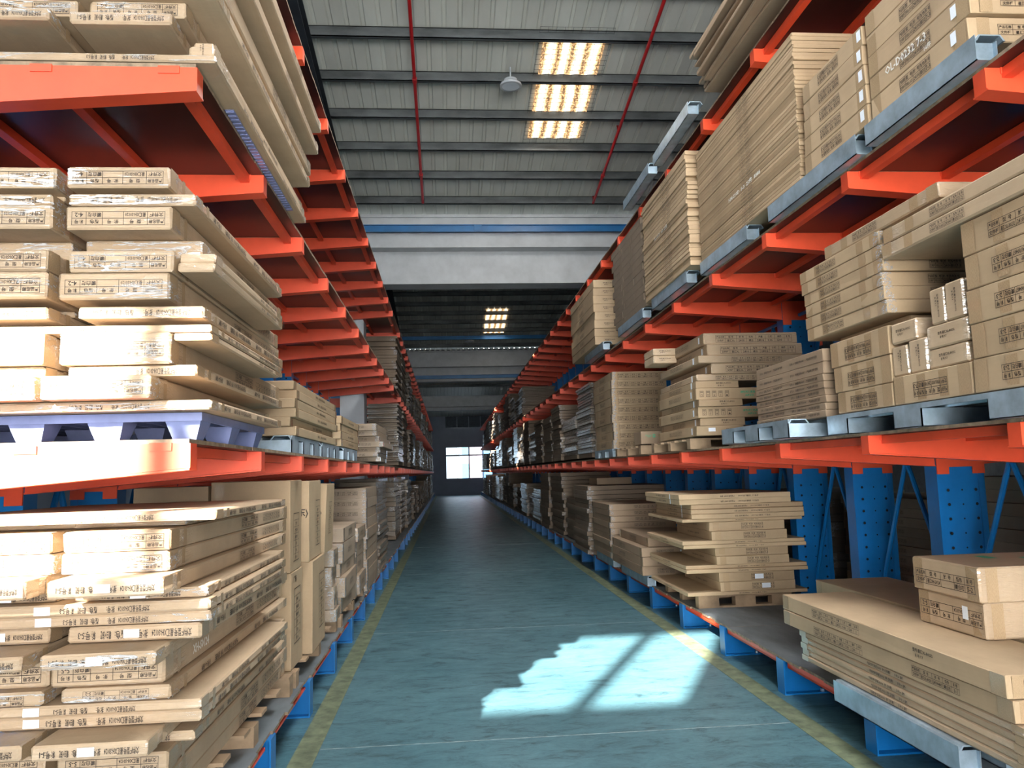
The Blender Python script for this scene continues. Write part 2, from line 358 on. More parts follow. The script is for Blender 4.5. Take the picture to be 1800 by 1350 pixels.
def carton(x0, x1, y0, y1, z0, z1, label, group, mat='card', prints=(), rz=0, tapes='', cat='carton', name='carton', tilt=None):
    dx, dy, dz = x1-x0, y1-y0, z1-z0-.0012
    me = chamfer_box(dx, dy, dz, M[mat], random.randint(0, 2), bev=.008 if 'wrap' in mat else .004)
    o = obj(name, me, loc=((x0+x1)/2, (y0+y1)/2, (z0+z1)/2), rot=tilt or (0, 0, rz)); tag(o, label, cat, group)
    for side, key, u, w, h, flip in prints:
        if key == 'sticker': face_put(o, STICK, 'paper_sticker', side, u, w, (dx, dy, dz), h*1.9 if side in 'fr' or side == 'l' else h, h, off=.0022)
        elif key == 'vsticker': face_put(o, STICK, 'paper_sticker', side, u, w, (dx, dy, dz), h, h*1.5, off=.0022)
        elif key == 'greenbar': face_put(o, GREEN, 'green_mark', side, u, w, (dx, dy, dz), .035, h)
        elif key == 'green': face_put(o, GREEN, 'green_mark', side, u, w, (dx, dy, dz), .06, h)
        else:
            pm, asp = P[key]; face_put(o, pm, 'printed_text', side, u, w, (dx, dy, dz), h, h, flip=flip, turn=math.pi/2 if key == 'sm' and flip else 0)
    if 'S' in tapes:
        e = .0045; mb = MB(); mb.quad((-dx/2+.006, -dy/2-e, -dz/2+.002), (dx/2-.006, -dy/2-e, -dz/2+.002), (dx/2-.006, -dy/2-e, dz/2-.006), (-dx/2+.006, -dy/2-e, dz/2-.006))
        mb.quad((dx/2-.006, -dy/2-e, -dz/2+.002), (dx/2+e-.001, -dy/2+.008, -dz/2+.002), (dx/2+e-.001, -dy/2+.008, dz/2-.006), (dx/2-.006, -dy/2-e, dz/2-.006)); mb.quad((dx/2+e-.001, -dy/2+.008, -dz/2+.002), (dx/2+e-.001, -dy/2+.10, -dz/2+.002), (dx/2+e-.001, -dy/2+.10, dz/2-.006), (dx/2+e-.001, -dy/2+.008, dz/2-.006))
        rx = random.uniform(0, 9); me2 = mb.mesh('film_wrap', M['film_glare']); me2.transform(Matrix.Translation((0, 0, rx))); obj('film_wrap', me2, o, loc=(0, 0, -rx))  # front film sheet carrying the painted glare streaks
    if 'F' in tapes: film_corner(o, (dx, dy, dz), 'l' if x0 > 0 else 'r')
    for side in tapes:                                  # bands of brown tape around the ends
        hh = dz*.96
        if side == 'r' or side == 'l':
            s = 1 if side == 'r' else 1
            for uu, ww in ((-dy/2+.05, .085), (dy/2-.05, .085)): face_put(o, TAPE, 'tape', side, uu, 0, (dx, dy, dz), ww, hh, off=.0004)
        if side == 'q': 
            for uu in (-dy/2+.16,): face_put(o, TAPE, 'tape', 'r', uu, 0, (dx, dy, dz), .035, hh, off=.0003)
        if side == 'p': 
            for uu in (-dy/2+.2, dy/2-.24): face_put(o, TAPE, 'tape', 'l', uu, -.0, (dx, dy, dz), .07, hh*.9, off=.0003)
        if side == 'f':
            face_put(o, TAPE, 'tape', 'f', -dx/2+.035+dx*.04, 0, (dx, dy, dz), .06, hh, off=.0004)
    return o
def pile(x0, x1, y0, y1, z0, rows, where, group, mat='card', desc='flat carton', prints=(), tapes='', jx=.01, jy=.012, jr=.006, labels=True):
    """rows: thicknesses from the bottom up."""
    z = z0; n = len(rows)
    for i, t in enumerate(rows):
        a, b = random.uniform(-jx, jx), random.uniform(-jy, jy)
        p = [(s, k, u, w, h if h > 0 else t*-h, fl) for (s, k, u, w, h, fl) in prints]
        carton(x0+a, x1+a, y0+b, y1+b, z, z+t, f'{desc}, {from_top(n-1-i)} {where}', group, mat, p, random.uniform(-jr, jr), tapes)
        z += t
    return z
# ------------------------------------------------------------------ pallets
D0, D1, D2, D3 = .2535, 1.763, 3.304, 4.735          # tops of the four decks
def steel_pallet(x0, x1, y0, y1, z, label, h=.117, ends=None):
    r = empty('steel_pallet', ((x0+x1)/2, (y0+y1)/2, z), label=label, cat='pallet', group='galvanised steel pallets'); cx, cy = (x0+x1)/2, (y0+y1)/2
    X0, X1, Y0, Y1 = x0-cx, x1-cx, y0-cy, y1-cy
    n = 5; w = (X1-X0)
    for i in range(n):
        a = X0 + i*(w-.14)/(n-1)
        obj('top_rail', MB().prism([(a, h-.028), (a+.02, h), (a+.12, h), (a+.14, h-.028), (a+.13, h-.028), (a+.115, h-.006), (a+.025, h-.006), (a+.01, h-.028)], Y0, Y1).mesh('top_rail', M['galv']), r)
    if ends is None: ends = abs(z-D1) < .2
    for xx in (() if ends else (X0, -.05, X1-.10)):      # runners along the rack, open at their ends
        obj('skid', MB().box(xx, xx+.005, Y0, Y1, 0, h-.028).box(xx+.095, xx+.10, Y0, Y1, 0, h-.028).box(xx, xx+.10, Y0, Y1, 0, .005).box(xx+.005, xx+.095, Y0+.02, Y0+.024, .005, h-.028).box(xx+.005, xx+.095, Y1-.024, Y1-.02, .005, h-.028).mesh('skid', M['galv']), r)
    for yy in ((Y0, -.12, Y1-.24) if ends else ()):
        mb = MB(); mb.box(X0, X0+.22, yy, yy+.006, 0, h-.028); mb.box(X0, X0+.006, yy, yy+.24, 0, h-.028)
        mb.box(X0, X1, yy+.234, yy+.24, .0, h-.028); mb.box(X1-.006, X1, yy, yy+.24, 0, h-.028); mb.box(X0+.22, X1, yy, yy+.006, 0, h-.03); mb.box(X0, X1, yy, yy+.24, 0, .004)
        obj('skid', mb.mesh('skid', M['galv']), r)
    for a in (X0, X1-.004): obj('edge_channel', MB().box(a, a+.004, Y0, Y1, h-.028, h-.002).mesh('edge_channel', M['galv']), r)
    return r
def wood_pallet(x0, x1, y0, y1, z, label, h=.12):
    r = empty('wooden_pallet', ((x0+x1)/2, (y0+y1)/2, z), label=label, cat='pallet', group='wooden pallets'); cx, cy = (x0+x1)/2, (y0+y1)/2
    X0, X1, Y0, Y1 = x0-cx, x1-cx, y0-cy, y1-cy
    n = 6
    for i in range(n):
        a = Y0 + i*(Y1-Y0-.12)/(n-1); obj('top_slat', MB().box(X0, X1, a, a+.12, h-.018, h).mesh('top_slat', M['wood']), r)
    for b in (Y0, -.05, Y1-.10):
        for a in (X0, -.1, X1-.2): obj('block', MB().box(a, a+.2, b, b+.10, .018, h-.018).mesh('block', M['wood']), r)
        obj('bottom_slat', MB().box(X0, X1, b, b+.10, 0, .018).mesh('bottom_slat', M['wood']), r)
    return r
def plastic_pallet(x0, x1, y0, y1, z, label, h=.105):
    r = empty('plastic_pallet', ((x0+x1)/2, (y0+y1)/2, z), label=label, cat='pallet'); cx, cy = (x0+x1)/2, (y0+y1)/2
    X0, X1, Y0, Y1 = x0-cx, x1-cx, y0-cy, y1-cy
    mb = MB(); mb.box(X0, X1, Y0, Y1, h-.008, h)
    mb.box(X0, X1, Y0, Y0+.012, h-.034, h-.008); mb.box(X1-.012, X1, Y0+.012, Y1, h-.034, h-.008); mb.box(X0, X0+.012, Y0+.012, Y1, h-.034, h-.008)
    for i in range(1, 12): x = X0 + i*(X1-X0)/12; mb.box(x-.004, x+.004, Y0+.012, Y1, h-.03, h-.008)
    obj('pallet_top', mb.mesh('pallet_top', M['plastic']), r)
    for i in range(4):
        for j in range(3):
            a = X1 - .075 - i*(X1-X0-.15)/3; b = Y0 + .075 + j*(Y1-Y0-.15)/2; f = MB()
            f.v = [(a-.045, b-.045, 0), (a+.045, b-.045, 0), (a+.045, b+.045, 0), (a-.045, b+.045, 0), (a-.07, b-.07, h-.03), (a+.07, b-.07, h-.03), (a+.07, b+.07, h-.03), (a-.07, b+.07, h-.03)]
            f.f = [(3,2,1,0),(4,5,6,7),(0,1,5,4),(1,2,6,5),(2,3,7,6),(3,0,4,7)]
            obj('foot', f.mesh('foot', M['plastic']), r)
    return r
#==SETTING==
# ------------------------------------------------------------------ the setting
FX0, FX1, FY0, FY1 = -13.0, 13.0, -6.0, 57.5
f = struct('floor', MB().box(FX0-.3, FX1+.3, FY0-.2, FY1+.3, -.12, 0), M['floor'])
obj('floor_line', MB().box(-.925, -.785, -5.5, 56.5, .0005, .0022).mesh('floor_line', M['yellow']), f)
obj('floor_line', MB().box(2.105, 2.25, -5.5, 56.5, .0005, .0022).mesh('floor_line', M['yellow']), f)
M['joint'] = simple('floor_joint_filler', (.22, .28, .29), .6, var=.3, scale=12)
for y in (4.9, 8.25, 12.9, 17.5, 23, 29, 35): obj('floor_joint', MB().box(-.78, 2.10, y-.004, y+.004, .0004, .0016).mesh('floor_joint', M['joint']), f)
struct('wall_left', MB().box(FX0-.25, FX0, FY0-.2, FY1+.3, 0, 9.5), M['wall'])
M['wall_shade'] = simple('shade_darkened_wall', (.10, .11, .12), .8)  # wall colour darkened to stand for the shade behind the right rack
struct('wall_right', MB().box(FX1, FX1+.25, FY0-.2, FY1+.3, 0, 9.5), M['wall_shade'])
mb = MB()                                            # far end wall with one window hole and one boarded window
Y0, Y1 = FY1, FY1+.25
mb.box(FX0, -.15, Y0, Y1, 0, 10.5).box(3.30, FX1, Y0, Y1, 0, 10.5).box(-.15, 3.30, Y0, Y1, 0, 1.18).box(-.15, 3.30, Y0, Y1, 3.52, 4.90).box(-.15, 3.30, Y0, Y1, 6.22, 10.5)
struct('wall_end', mb, M['wall'])
w = empty('window_1', (1.575, FY1+.1, 1.18), kind='structure')
fr = MB(); H = 2.34; WW = 3.45
fr.box(-WW/2, WW/2, -.04, .04, 0, .05).box(-WW/2, WW/2, -.04, .04, H-.05, H).box(-WW/2, -WW/2+.05, -.04, .04, 0, H).box(WW/2-.05, WW/2, -.04, .04, 0, H).box(-WW/2, WW/2, -.04, .04, 1.66, 1.76)
for x in (-WW/4, 0, WW/4): t = .045 if x == 0 else .018; fr.box(x-t, x+t, -.04, .04, 0, H)
obj('window_frame', fr.mesh('window_frame', M['alu']), w)
gm, gn, gb = nt('window_glass'); gb.inputs['Transmission Weight'].default_value = 1; gb.inputs['Roughness'].default_value = 0; gb.inputs['IOR'].default_value = 1.05; gb.inputs['Base Color'].default_value = (.36, .41, .44, 1)
for i in range(4):
    x = -WW/2 + .05 + i*WW/4
    obj('pane', MB().box(x, x+WW/4-.08, -.004, .004, .05, 1.66).mesh('pane', gm), w); obj('pane', MB().box(x, x+WW/4-.08, -.004, .004, 1.76, H-.05).mesh('pane', gm), w)
w = empty('window_2', (1.575, FY1+.05, 4.90), kind='structure')
fr = MB(); H = 1.32
fr.box(-WW/2, WW/2, -.02, .04, 0, .04).box(-WW/2, WW/2, -.02, .04, H-.04, H)
for x in (-WW/2, -WW/4, 0, WW/4, WW/2-.04): fr.box(x, x+.04, -.02, .04, 0, H)
obj('window_frame', fr.mesh('window_frame', M['alu']), w)
for i in range(4): x = -WW/2+.04+i*WW/4; obj('panel', MB().box(x, x+WW/4-.04, 0, .03, .04, H-.04).mesh('panel', M['panel_dark']), w)
mb = MB(); Y0, Y1 = FY0-.2, FY0                       # wall behind the camera: a loading door and a strip of high windows
mb.box(FX0, -2.5, Y0, Y1, 0, 5.72).box(4.1, FX1, Y0, Y1, 0, 5.72).box(-2.5, 4.1, Y0, Y1, 4.3, 5.72).box(FX0, -8.2, Y0, Y1, 5.72, 6.90).box(-3.93, FX1, Y0, Y1, 5.72, 6.90).box(FX0, FX1, Y0, Y1, 6.90, 10.5)
struct('wall_front', mb, M['wall_dark'])
w = empty('window_3', (-6, FY0-.1, 5.72), kind='structure')
for x in (.46, .46+.86, -.6, -1.5): obj('mullion', MB().box(x-.05, x+.05, -.05, .05, 0, 1.18).mesh('mullion', M['alu']), w)
struct('trim_1', MB().box(-3.5, 5.2, -16, FY0-.2, 4.32, 4.5), M['concrete'])            # unseen slab added above the door to keep the sun out
# outside: yard and a neighbour building seen through the end window
struct('ground', MB().box(-60, 60, FY1+.3, 130, -.3, -.1).box(-60, 60, -60, FY0-.2, -.3, -.1), M['ground'])
b = empty('building', (8, 84, -.1), label='pale building with blue glazing and a pink bay seen through the far window', cat='building')
obj('wall', MB().box(-6.6, 14, 0, 8, 0, 13).mesh('wall', M['out_white']), b)
obj('pink_bay', MB().box(-5.75, -4.35, -.5, 0, 0, 13).mesh('pink_bay', M['out_pink']), b)
for i, x in enumerate((-6.5, -4.2, -2.0)):
    for j in range(4): obj('window', MB().box(x, x+(.7 if i == 0 else 1.9), -.06, 0, .6+j*3, 2.7+j*3).mesh('window', M['out_blue']), b)
# concrete gutter beams, pillars and blue ties
def beam(n, y, zt, zb):
    struct(f'trim_{n}', MB().box(FX0, FX1, y, y+.5, zb, zt-.6).box(FX0, FX1, y-.32, y+.5, zt-.68, zt).box(FX0, FX1, y-.36, y-.32, zt-.06, zt), M['concrete'])
beam(2, 15.85, 6.86, 5.50); beam(3, 33.0, 6.75, 5.48); beam(4, 50.0, 6.5, 5.6)
struct('trim_5', MB().box(-2.13, -1.65, 15.8, 16.3, 0, 5.5), M['pillar']); struct('trim_6', MB().box(-2.13, -1.65, 33.0, 33.5, 0, 5.5), M['pillar'])
def blue_tie(y, z, where):
    r = empty('tie_beam', (0, y, z), label=f'blue painted steel tie beam crossing the hall {where}', cat='beam')
    obj('beam_body', MB().box(FX0, FX1, -.03, 0, -.075, .075).box(FX0, FX1, -.07, 0, .06, .075).box(FX0, FX1, -.07, 0, -.075, -.06).mesh('beam_body', M['blue_beam']), r)
    obj('splice_plate', MB().box(.62, .78, -.085, -.06, -.06, .06).mesh('splice_plate', M['blue_beam']), r)
blue_tie(15.42, 6.53, 'in front of the white concrete beam'); blue_tie(30.6, 6.93, 'below the far skylight'); blue_tie(32.6, 5.62, 'along the second concrete beam')
# roof: three bays, each a pair of slopes
def roofz(y):
    if y < 16.1: return 6.93 - .1695*(y-16) if y > 2 else 9.3 - .1*(2-y)
    if y < 33.4: return 6.98 + .17*(y-16.4) if y < 24.7 else 8.39 - .17*(y-24.7)
    return 7.05 + .17*(y-34.1) if y < 42 else 8.39 - .17*(y-42)
roof = empty('ceiling', (0, 0, 0), kind='structure')
def sheet_mesh(y0, y1, wv=.9):
    z0, z1 = roofz(y0+.001), roofz(y1-.001); pts = []; n = 4; s = wv/n
    for i in range(n): x = i*s; pts += [(x, 0), (x+s-.075, 0), (x+s-.058, -.026), (x+s-.018, -.026)]
    pts.append((wv+.014, -.001)); mb = MB(); k = len(pts)
    mb.v = [(x, y0, z0-h) for x, h in pts] + [(x, y1, z1-h) for x, h in pts]; mb.f = [(i, i+1, k+i+1, k+i) for i in range(k-1)]
    return mb.mesh('roof_sheet', M['sheet'])
for (a, b_) in ((-6.3, 2), (2, 16.0), (16.4, 24.7), (24.7, 33.35), (34.1, 42), (42, 50.4), (50.4, 57.6)):
    me = sheet_mesh(a, b_)
    for i in range(29): obj('roof_sheet', me, roof, loc=(FX0 + .5 + i*.9 - (.0 if i < 16 else .012), 0, 0))
def purlin_y():
    for i in range(-4, 6): yield 10.42 + .924*i
    for i in range(9): yield 25.2 + .924*i
    for i in range(8): yield 42.6 + .93*i
for y in purlin_y():
    z = roofz(y) - .012
    obj('purlin', MB().box(FX0, FX1, y, y+.012, z-.155, z).box(FX0, FX1, y, y+.065, z-.155, z-.143).box(FX0, FX1, y, y+.065, z-.012, z).box(FX0, FX1, y+.053, y+.065, z-.155, z-.13).mesh('purlin', M['purlin']), roof)
for x, ya, yb in ((-1.95, 2.2, 15.6), (-1.95, 24.8, 33), (6.2, 2.2, 15.6), (6.2, 24.8, 33)):   # rafters under the purlins
    mb = MB(); za, zb = roofz(ya+.01)-.18, roofz(yb)-.18
    for dx0, dx1, h0, h1 in ((0, .17, 0, -.02), (.075, .095, -.02, -.28), (0, .17, -.28, -.30)):
        k = len(mb.v); mb.v += [(x+dx0, ya, za+h1), (x+dx1, ya, za+h1), (x+dx1, ya, za+h0), (x+dx0, ya, za+h0), (x+dx0, yb, zb+h1), (x+dx1, yb, zb+h1), (x+dx1, yb, zb+h0), (x+dx0, yb, zb+h0)]
        mb.f += [tuple(k+i for i in q) for q in ((0,1,2,3),(7,6,5,4),(0,4,5,1),(1,5,6,2),(2,6,7,3),(3,7,4,0))]
    obj('rafter', mb.mesh('rafter', M['rafter']), roof)
cl = MB()
for i in range(115): cl.box(FX0+i*.225, FX0+i*.225+.13, 33.36, 33.40, 6.74, 6.90)
obj('gutter_closers', cl.mesh('gutter_closers', M['rafter']), roof)['kind'] = 'stuff'
def skylight(n, x0, x1, y0, y1):
    r = empty(f'window_{n}', ((x0+x1)/2, (y0+y1)/2, roofz((y0+y1)/2)), kind='structure'); c = r.location
    mb = MB(); k = 17; w = x1-x0
    for yy in (y0, y1):
        for i in range(k): mb.v.append((x0 + w*i/(k-1) - c.x, yy-c.y, roofz(yy) - .035 + .012*(i % 4 > 1) - c.z))
    mb.f = [(i, i+1, k+i+1, k+i) for i in range(k-1)]; obj('translucent_sheet', mb.mesh('translucent_sheet', M['sky']), r)
    g = MB()
    for i in range(10):
        x = x0-.08 + (w+.16)*i/9; g.tube((x-c.x, y0-.3-c.y, roofz(y0-.3)-.06-c.z), (x-c.x, y1+.1-c.y, roofz(y1+.1)-.06-c.z), .0022, 4)
    for i in range(26):
        y = y0-.3 + (y1-y0+.4)*i/25; g.tube((x0-.08-c.x, y-c.y, roofz(y)-.06-c.z), (x1+.08-c.x, y-c.y, roofz(y)-.06-c.z), .0022, 4)
    obj('safety_mesh', g.mesh('safety_mesh', M['rafter']), r)['kind'] = 'stuff'
skylight(4, 1.50, 2.42, 10.60, 13.02); skylight(5, 1.55, 2.38, 28.75, 31.3)
#==THINGS==
# lamps and sprinkler pipes
def lamp(x, y, r_, label):
    zr = roofz(y) - .03; r = empty('ceiling_lamp', (x, y, zr), label=label, cat='lamp', group='round ceiling lamps')
    obj('stem', MB().tube((0, 0, 0), (0, 0, -.2), .012).mesh('stem', M['grey_plastic']), r)
    mb = MB(); seg = 24; prof = [(.03, -.18), (.1, -.20), (.6*r_, -.23), (r_, -.28), (r_, -.31), (r_*.8, -.315)]
    for rr, z in prof:
        for i in range(seg): a = i*2*math.pi/seg; mb.v.append((rr*math.cos(a), rr*math.sin(a), z))
    for j in range(len(prof)-1): mb.f += [(j*seg+i, j*seg+(i+1) % seg, (j+1)*seg+(i+1) % seg, (j+1)*seg+i) for i in range(seg)]
    obj('shade', mb.mesh('shade', M['grey_plastic']), r)
    mb = MB().tube((0, 0, -.27), (0, 0, -.312), r_*.80, 24); obj('diffuser', mb.mesh('diffuser', M['lens']), r)
lamp(1.06, 11.2, .165, 'round grey ceiling lamp hanging left of the nearer skylight'); lamp(.95, 31.4, .2, 'small round ceiling lamp hanging left of the far skylight')
def pipe(x, ya, yb, label):
    r = empty('sprinkler_pipe', (x, ya, roofz(ya)-.22), label=label, cat='pipe', group='red sprinkler pipes under the roof'); z0 = r.location.z
    P_ = lambda y: (0, y-ya, roofz(y)-.22-z0)
    obj('pipe_run', MB().tube(P_(ya), P_(yb), .026, 12).mesh('pipe_run', M['pipe']), r)
    for y in (8.3, 11.25, 13.9): obj('coupling', MB().tube(P_(y-.04), P_(y+.04), .038, 12).mesh('coupling', M['pipe']), r)
    for y in (9.6, 12.55, yb-.02): p = P_(y); obj('sprinkler_head', MB().tube(p, (0, p[1], p[2]+.12), .012, 8).tube((0, p[1], p[2]+.12), (0, p[1], p[2]+.13), .02, 8).mesh('sprinkler_head', M['pipe']), r)
pipe(-.39, 4.0, 14.9, 'red sprinkler pipe under the roof, nearer the left rack'); pipe(3.0, 4.0, 14.9, 'red sprinkler pipe under the roof, nearer the right rack')

# ------------------------------------------------------------------ the racks
def rack(side):
    L = side < 0
    y0, p, n = (3.13, 1.165, 46) if L else (3.03, 1.177, 46)
    tip = -.995 if L else 2.355; foot = -.952 if L else 2.309; c0, c1 = (-2.2, -2.5) if L else (3.50, 3.86)
    sg = -1 if L else 1                                # direction from the aisle into the rack
    r = empty('cantilever_rack', (tip, y0, 0), label='long cantilever rack with blue uprights and orange arms, ' + ('left' if L else 'right') + ' of the aisle', cat='rack')
    def put(name, me, k=0, z=0, x=0, y=0): return obj(name, me, r, loc=(x, k*p + y, z))
    X = lambda x: x - tip
    # arm: tapered channel with tip plate, lower flange, stringer hooks and the clamp around the upright
    la = X(c0); hk = [.10, .60, 1.06]
    def arm_mesh(with_clamp=True):
        mb = MB(); S = lambda x: sg*x; A = abs(la)
        mb.prism([(0, 0), (S(A), 0), (S(A), -.185), (S(.02), -.096), (0, -.096)], 0, .078)
        mb.prism([(S(.0), -.096), (S(A), -.185), (S(A), -.193), (S(0), -.104)], -.008, .086)
        for h in hk: mb.box(min(S(h-.03), S(h+.055)), max(S(h-.03), S(h+.055)), -.005, 0, -.028, .004)
        a, b_ = S(A), S(A + abs(c1-c0)); lo, hi = min(a, b_), max(a, b_)
        mb.box(lo, hi, -.022, -.012, -.20, 0)
        mb.box(lo, lo+.09, -.022, -.012, -.25, -.20).box(hi-.09, hi, -.022, -.012, -.25, -.20)
        q = A + abs(c1-c0); mb.prism([(S(q), 0), (S(q+1.25), 0), (S(q+1.25), -.096), (S(q), -.185)], 0, .078)
        return mb.mesh('arm', M['red'])
    arm = arm_mesh()
    levels = (1.745, 3.286, 4.717)
    cm = MB(); lo, hi = min(X(c0), X(c1)), max(X(c0), X(c1))
    cm.box(lo+.012, hi-.012, 0, .12, 0, 5.44).box(lo, lo+.045, -.01, .13, 0, 5.44).box(hi-.045, hi, -.01, .13, 0, 5.44)
    column = cm.mesh('column', M['blue'])
    hm = MB()
    for i in range(49):
        z = .36 + i*.102
        if any(lv-.27 < z < lv+.02 for lv in levels): continue
        for x, rr, dz in ((lo+.075, .0115, 0), (hi-.075, .0115, 0), ((lo+hi)/2, .0065, 0)):
            k = len(hm.v); hm.v += [(x+rr*math.cos(a*math.pi/4), -.002, z+rr*math.sin(a*math.pi/4)) for a in range(8)]; hm.f.append(tuple(range(k, k+8)))
    holes = hm.mesh('bolt_holes', M['hole'])
    fm = MB(); fl = X(foot); F = fl; e = X(c1)+sg*.05; lo2, hi2 = min(F, e), max(F, e)
    fm.box(lo2, hi2, .055, .063, 0, .235).box(lo2, hi2, .0, .12, 0, .010).box(lo2, hi2, .0, .12, .225, .235)
    fm.box(min(F, F+sg*.008), max(F, F+sg*.008), 0, .12, .010, .225)
    base = fm.mesh('base_beam', M['blue'])
    bolt = MB().tube((F+sg*.28, .02, .01), (F+sg*.28, .02, .028), .014, 6).mesh('anchor_bolt', M['galv'])
    st = MB().box(-.024, .024, .078, p, -.046, -.002).box(-.027, .027, .078, .088, -.06, -.002).mesh('stringer', M['red'])
    stf = MB().box(-.02, .02, .12, p, .185, .2).box(-.02, -.014, .12, p, .185, .234).mesh('stringer', M['red'])
    dw = (X(c0) + sg*1.55)
    def deck_mesh(x0, x1, ln, mat, nm='deck_board', rag=.004):
        lo, hi = min(x0, x1), max(x0, x1); mb = MB(); k = 14; edge = []
        for i in range(k+1): edge.append((random.uniform(0, rag)))
        for i in range(k):
            ya, yb = ln*i/k, ln*(i+1)/k; a, b_ = (lo, hi - edge[i]) if L else (lo + edge[i], hi)
            mb.box(a, b_, ya, yb, 0, .017)
        me = mb.mesh(nm, [mat, M['ply_edge']])
        for pg in me.polygons: pg.material_index = 1 if abs(pg.normal.z) < .5 else 0
        return me
    dk = [deck_mesh(sg*.005, dw, 2*p-.008, M['deck']) for _ in range(3)]
    dl = [deck_mesh(fl + sg*-.005, dw, 2*p-.006, M['deck_low'], rag=.03) for _ in range(3)]
    skip = (11, 26) if L else ()
    far_st = MB()
    for k in range(0 if L else -1, n):
        if k in skip:
            if k < 13:
                for z in levels:
                    for h in hk[:2]: put('stringer', st, k, z, sg*h)
            continue
        c = put('column', column, k)
        if 0 <= k < 12: obj('bolt_holes', holes, c, loc=(0, -.0115, 0))['kind'] = 'stuff'
        put('base_beam', base, k, y=.075)
        if k < 10: put('anchor_bolt', bolt, k, y=.075)
        for z in levels: put('arm', arm, k, z)
        if k == n-1: continue
        if k < 13:
            for z in levels:
                for h in (hk[:2] if k in skip or k+1 in skip else hk): put('stringer', st, k, z, sg*h)
            put('stringer', stf, k, 0, fl+sg*.05, .075)
        else:
            for z in levels:
                for h in hk: far_st.box(sg*h-.024, sg*h+.024, k*p+.078, (k+1)*p, z-.046, z-.002) if not (h > .8 and k+1 in skip) else None
    obj('far_stringers', far_st.mesh('far_stringers', M['red']), r)['kind'] = 'stuff'
    dn = deck_mesh(sg*.005, sg*.64, 2*p-.008, M['deck']); dnl = deck_mesh(fl + sg*-.005, sg*.62, 2*p-.006, M['deck_low'], rag=.03)
    for k in range(0 if L else -1, n-1, 2):
        if any(k-1 <= s <= k+1 for s in skip):
            for z in levels: put('deck_board', dn, k, z+.0005, y=.002)
            put('deck_board', dnl, k, .236, y=.002)
            continue
        for z in levels: put('deck_board', random.choice(dk), k, z+.0005, y=.002)
        put('deck_board', random.choice(dl), k, .236, y=.002)
    # bracing in the plane of the uprights
    xm = (X(c0)+X(c1))/2 + (.02 if L else .0)
    br = MB().tube((0, .1, .45), (0, p/2+.06, 1.60), .019).mesh('brace', M['blue']); br2 = MB().tube((0, p+.0, .45), (0, p/2+.06, 1.60), .019).mesh('brace', M['blue'])
    hz = MB().tube((0, .12, 0), (0, p, 0), .019).mesh('brace', M['blue'])
    for k in range(0, 20):
        if k in skip or k+1 in skip: continue
        for dz in (0, 1.52, 3.0):
            put('brace', br, k, dz, xm); put('brace', br2, k, dz, xm)
            if dz < 3: put('brace', hz, k, 1.62+dz, xm)
        put('brace', hz, k, .43, xm)
    return r
rack(-1); rack(1)
D0, D1, D2, D3 = .2535, 1.763, 3.304, 4.735
#==STACKS==
# ------------------------------------------------------------------ left rack, floor level, nearest stack
GL0 = 'cartons on the lower left deck'; GL1 = 'cartons on the middle left shelf'; GL2 = 'cartons on the upper left shelf'
wood_pallet(-1.88, -1.0, 3.3, 5.2, D0, 'wooden pallet under the nearest carton stack, lower left', .12)
YF = 5.22
def near(rows, where, group, side='r', colx=-.44, mat='card_wrap'):
    n = len(rows); i = 0
    for r in rows:
        (xl, xr, yn, z0, z1, kind) = r; t = z1-z0; dy = YF + random.uniform(-.06, .05) - yn; dx = xr-xl
        h = min(t*.72, .06); pr = []; dy = (YF + random.uniform(-.05, .04))*(min(1, max(.82, abs(xr)/1.05 if abs(xr) < 1.2 else 1)) if z1 < 3 else 1) - yn
        nm = {'w': 'wide thin carton', 'n': 'thick carton', 't': 'thin carton', 'p': 'jutting thin carton', 's': 'slim carton'}[kind[0]]
        key = kind[1:]
        if key: pr.append(('f', key, -.0 if kind[0] != 'w' else dx/2-.38, -.003, min(h, (dx*.88 if kind[0] != 'w' else .62)/P[key][1]), True))
        if kind[0] in 'tpw' and z1 < 1.4 and key: pr.append(('f', 'sticker', -.01 if kind[0] != 'w' else dx/2-.60, .0, min(.030, t*.8), False))
        if t < .062: pr += [('r', 'll', -dy*.2, -.002, min(t*.68, .034), True), ('r', 'll', dy*.23, -.002, min(t*.68, .034), True)]
        else: pr += [('r', 't55', .12, -.002, min(.055, t*.68), True), ('r', 'bar', .62, 0, min(.045, t*.5), True)]
        if group == 'cartons on the lower left deck' and i in (8, 9): pr.append(('r', 'h1', -.62, .0, .05, False))
        if group == 'cartons on the upper left shelf' and kind == 'w' and i == 9: pr.append(('b', 'greenbar', dx/2-.028, -.45, .34, False))
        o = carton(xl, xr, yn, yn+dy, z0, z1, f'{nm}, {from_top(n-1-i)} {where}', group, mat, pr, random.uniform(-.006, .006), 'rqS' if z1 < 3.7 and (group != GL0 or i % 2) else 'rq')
        i += 1
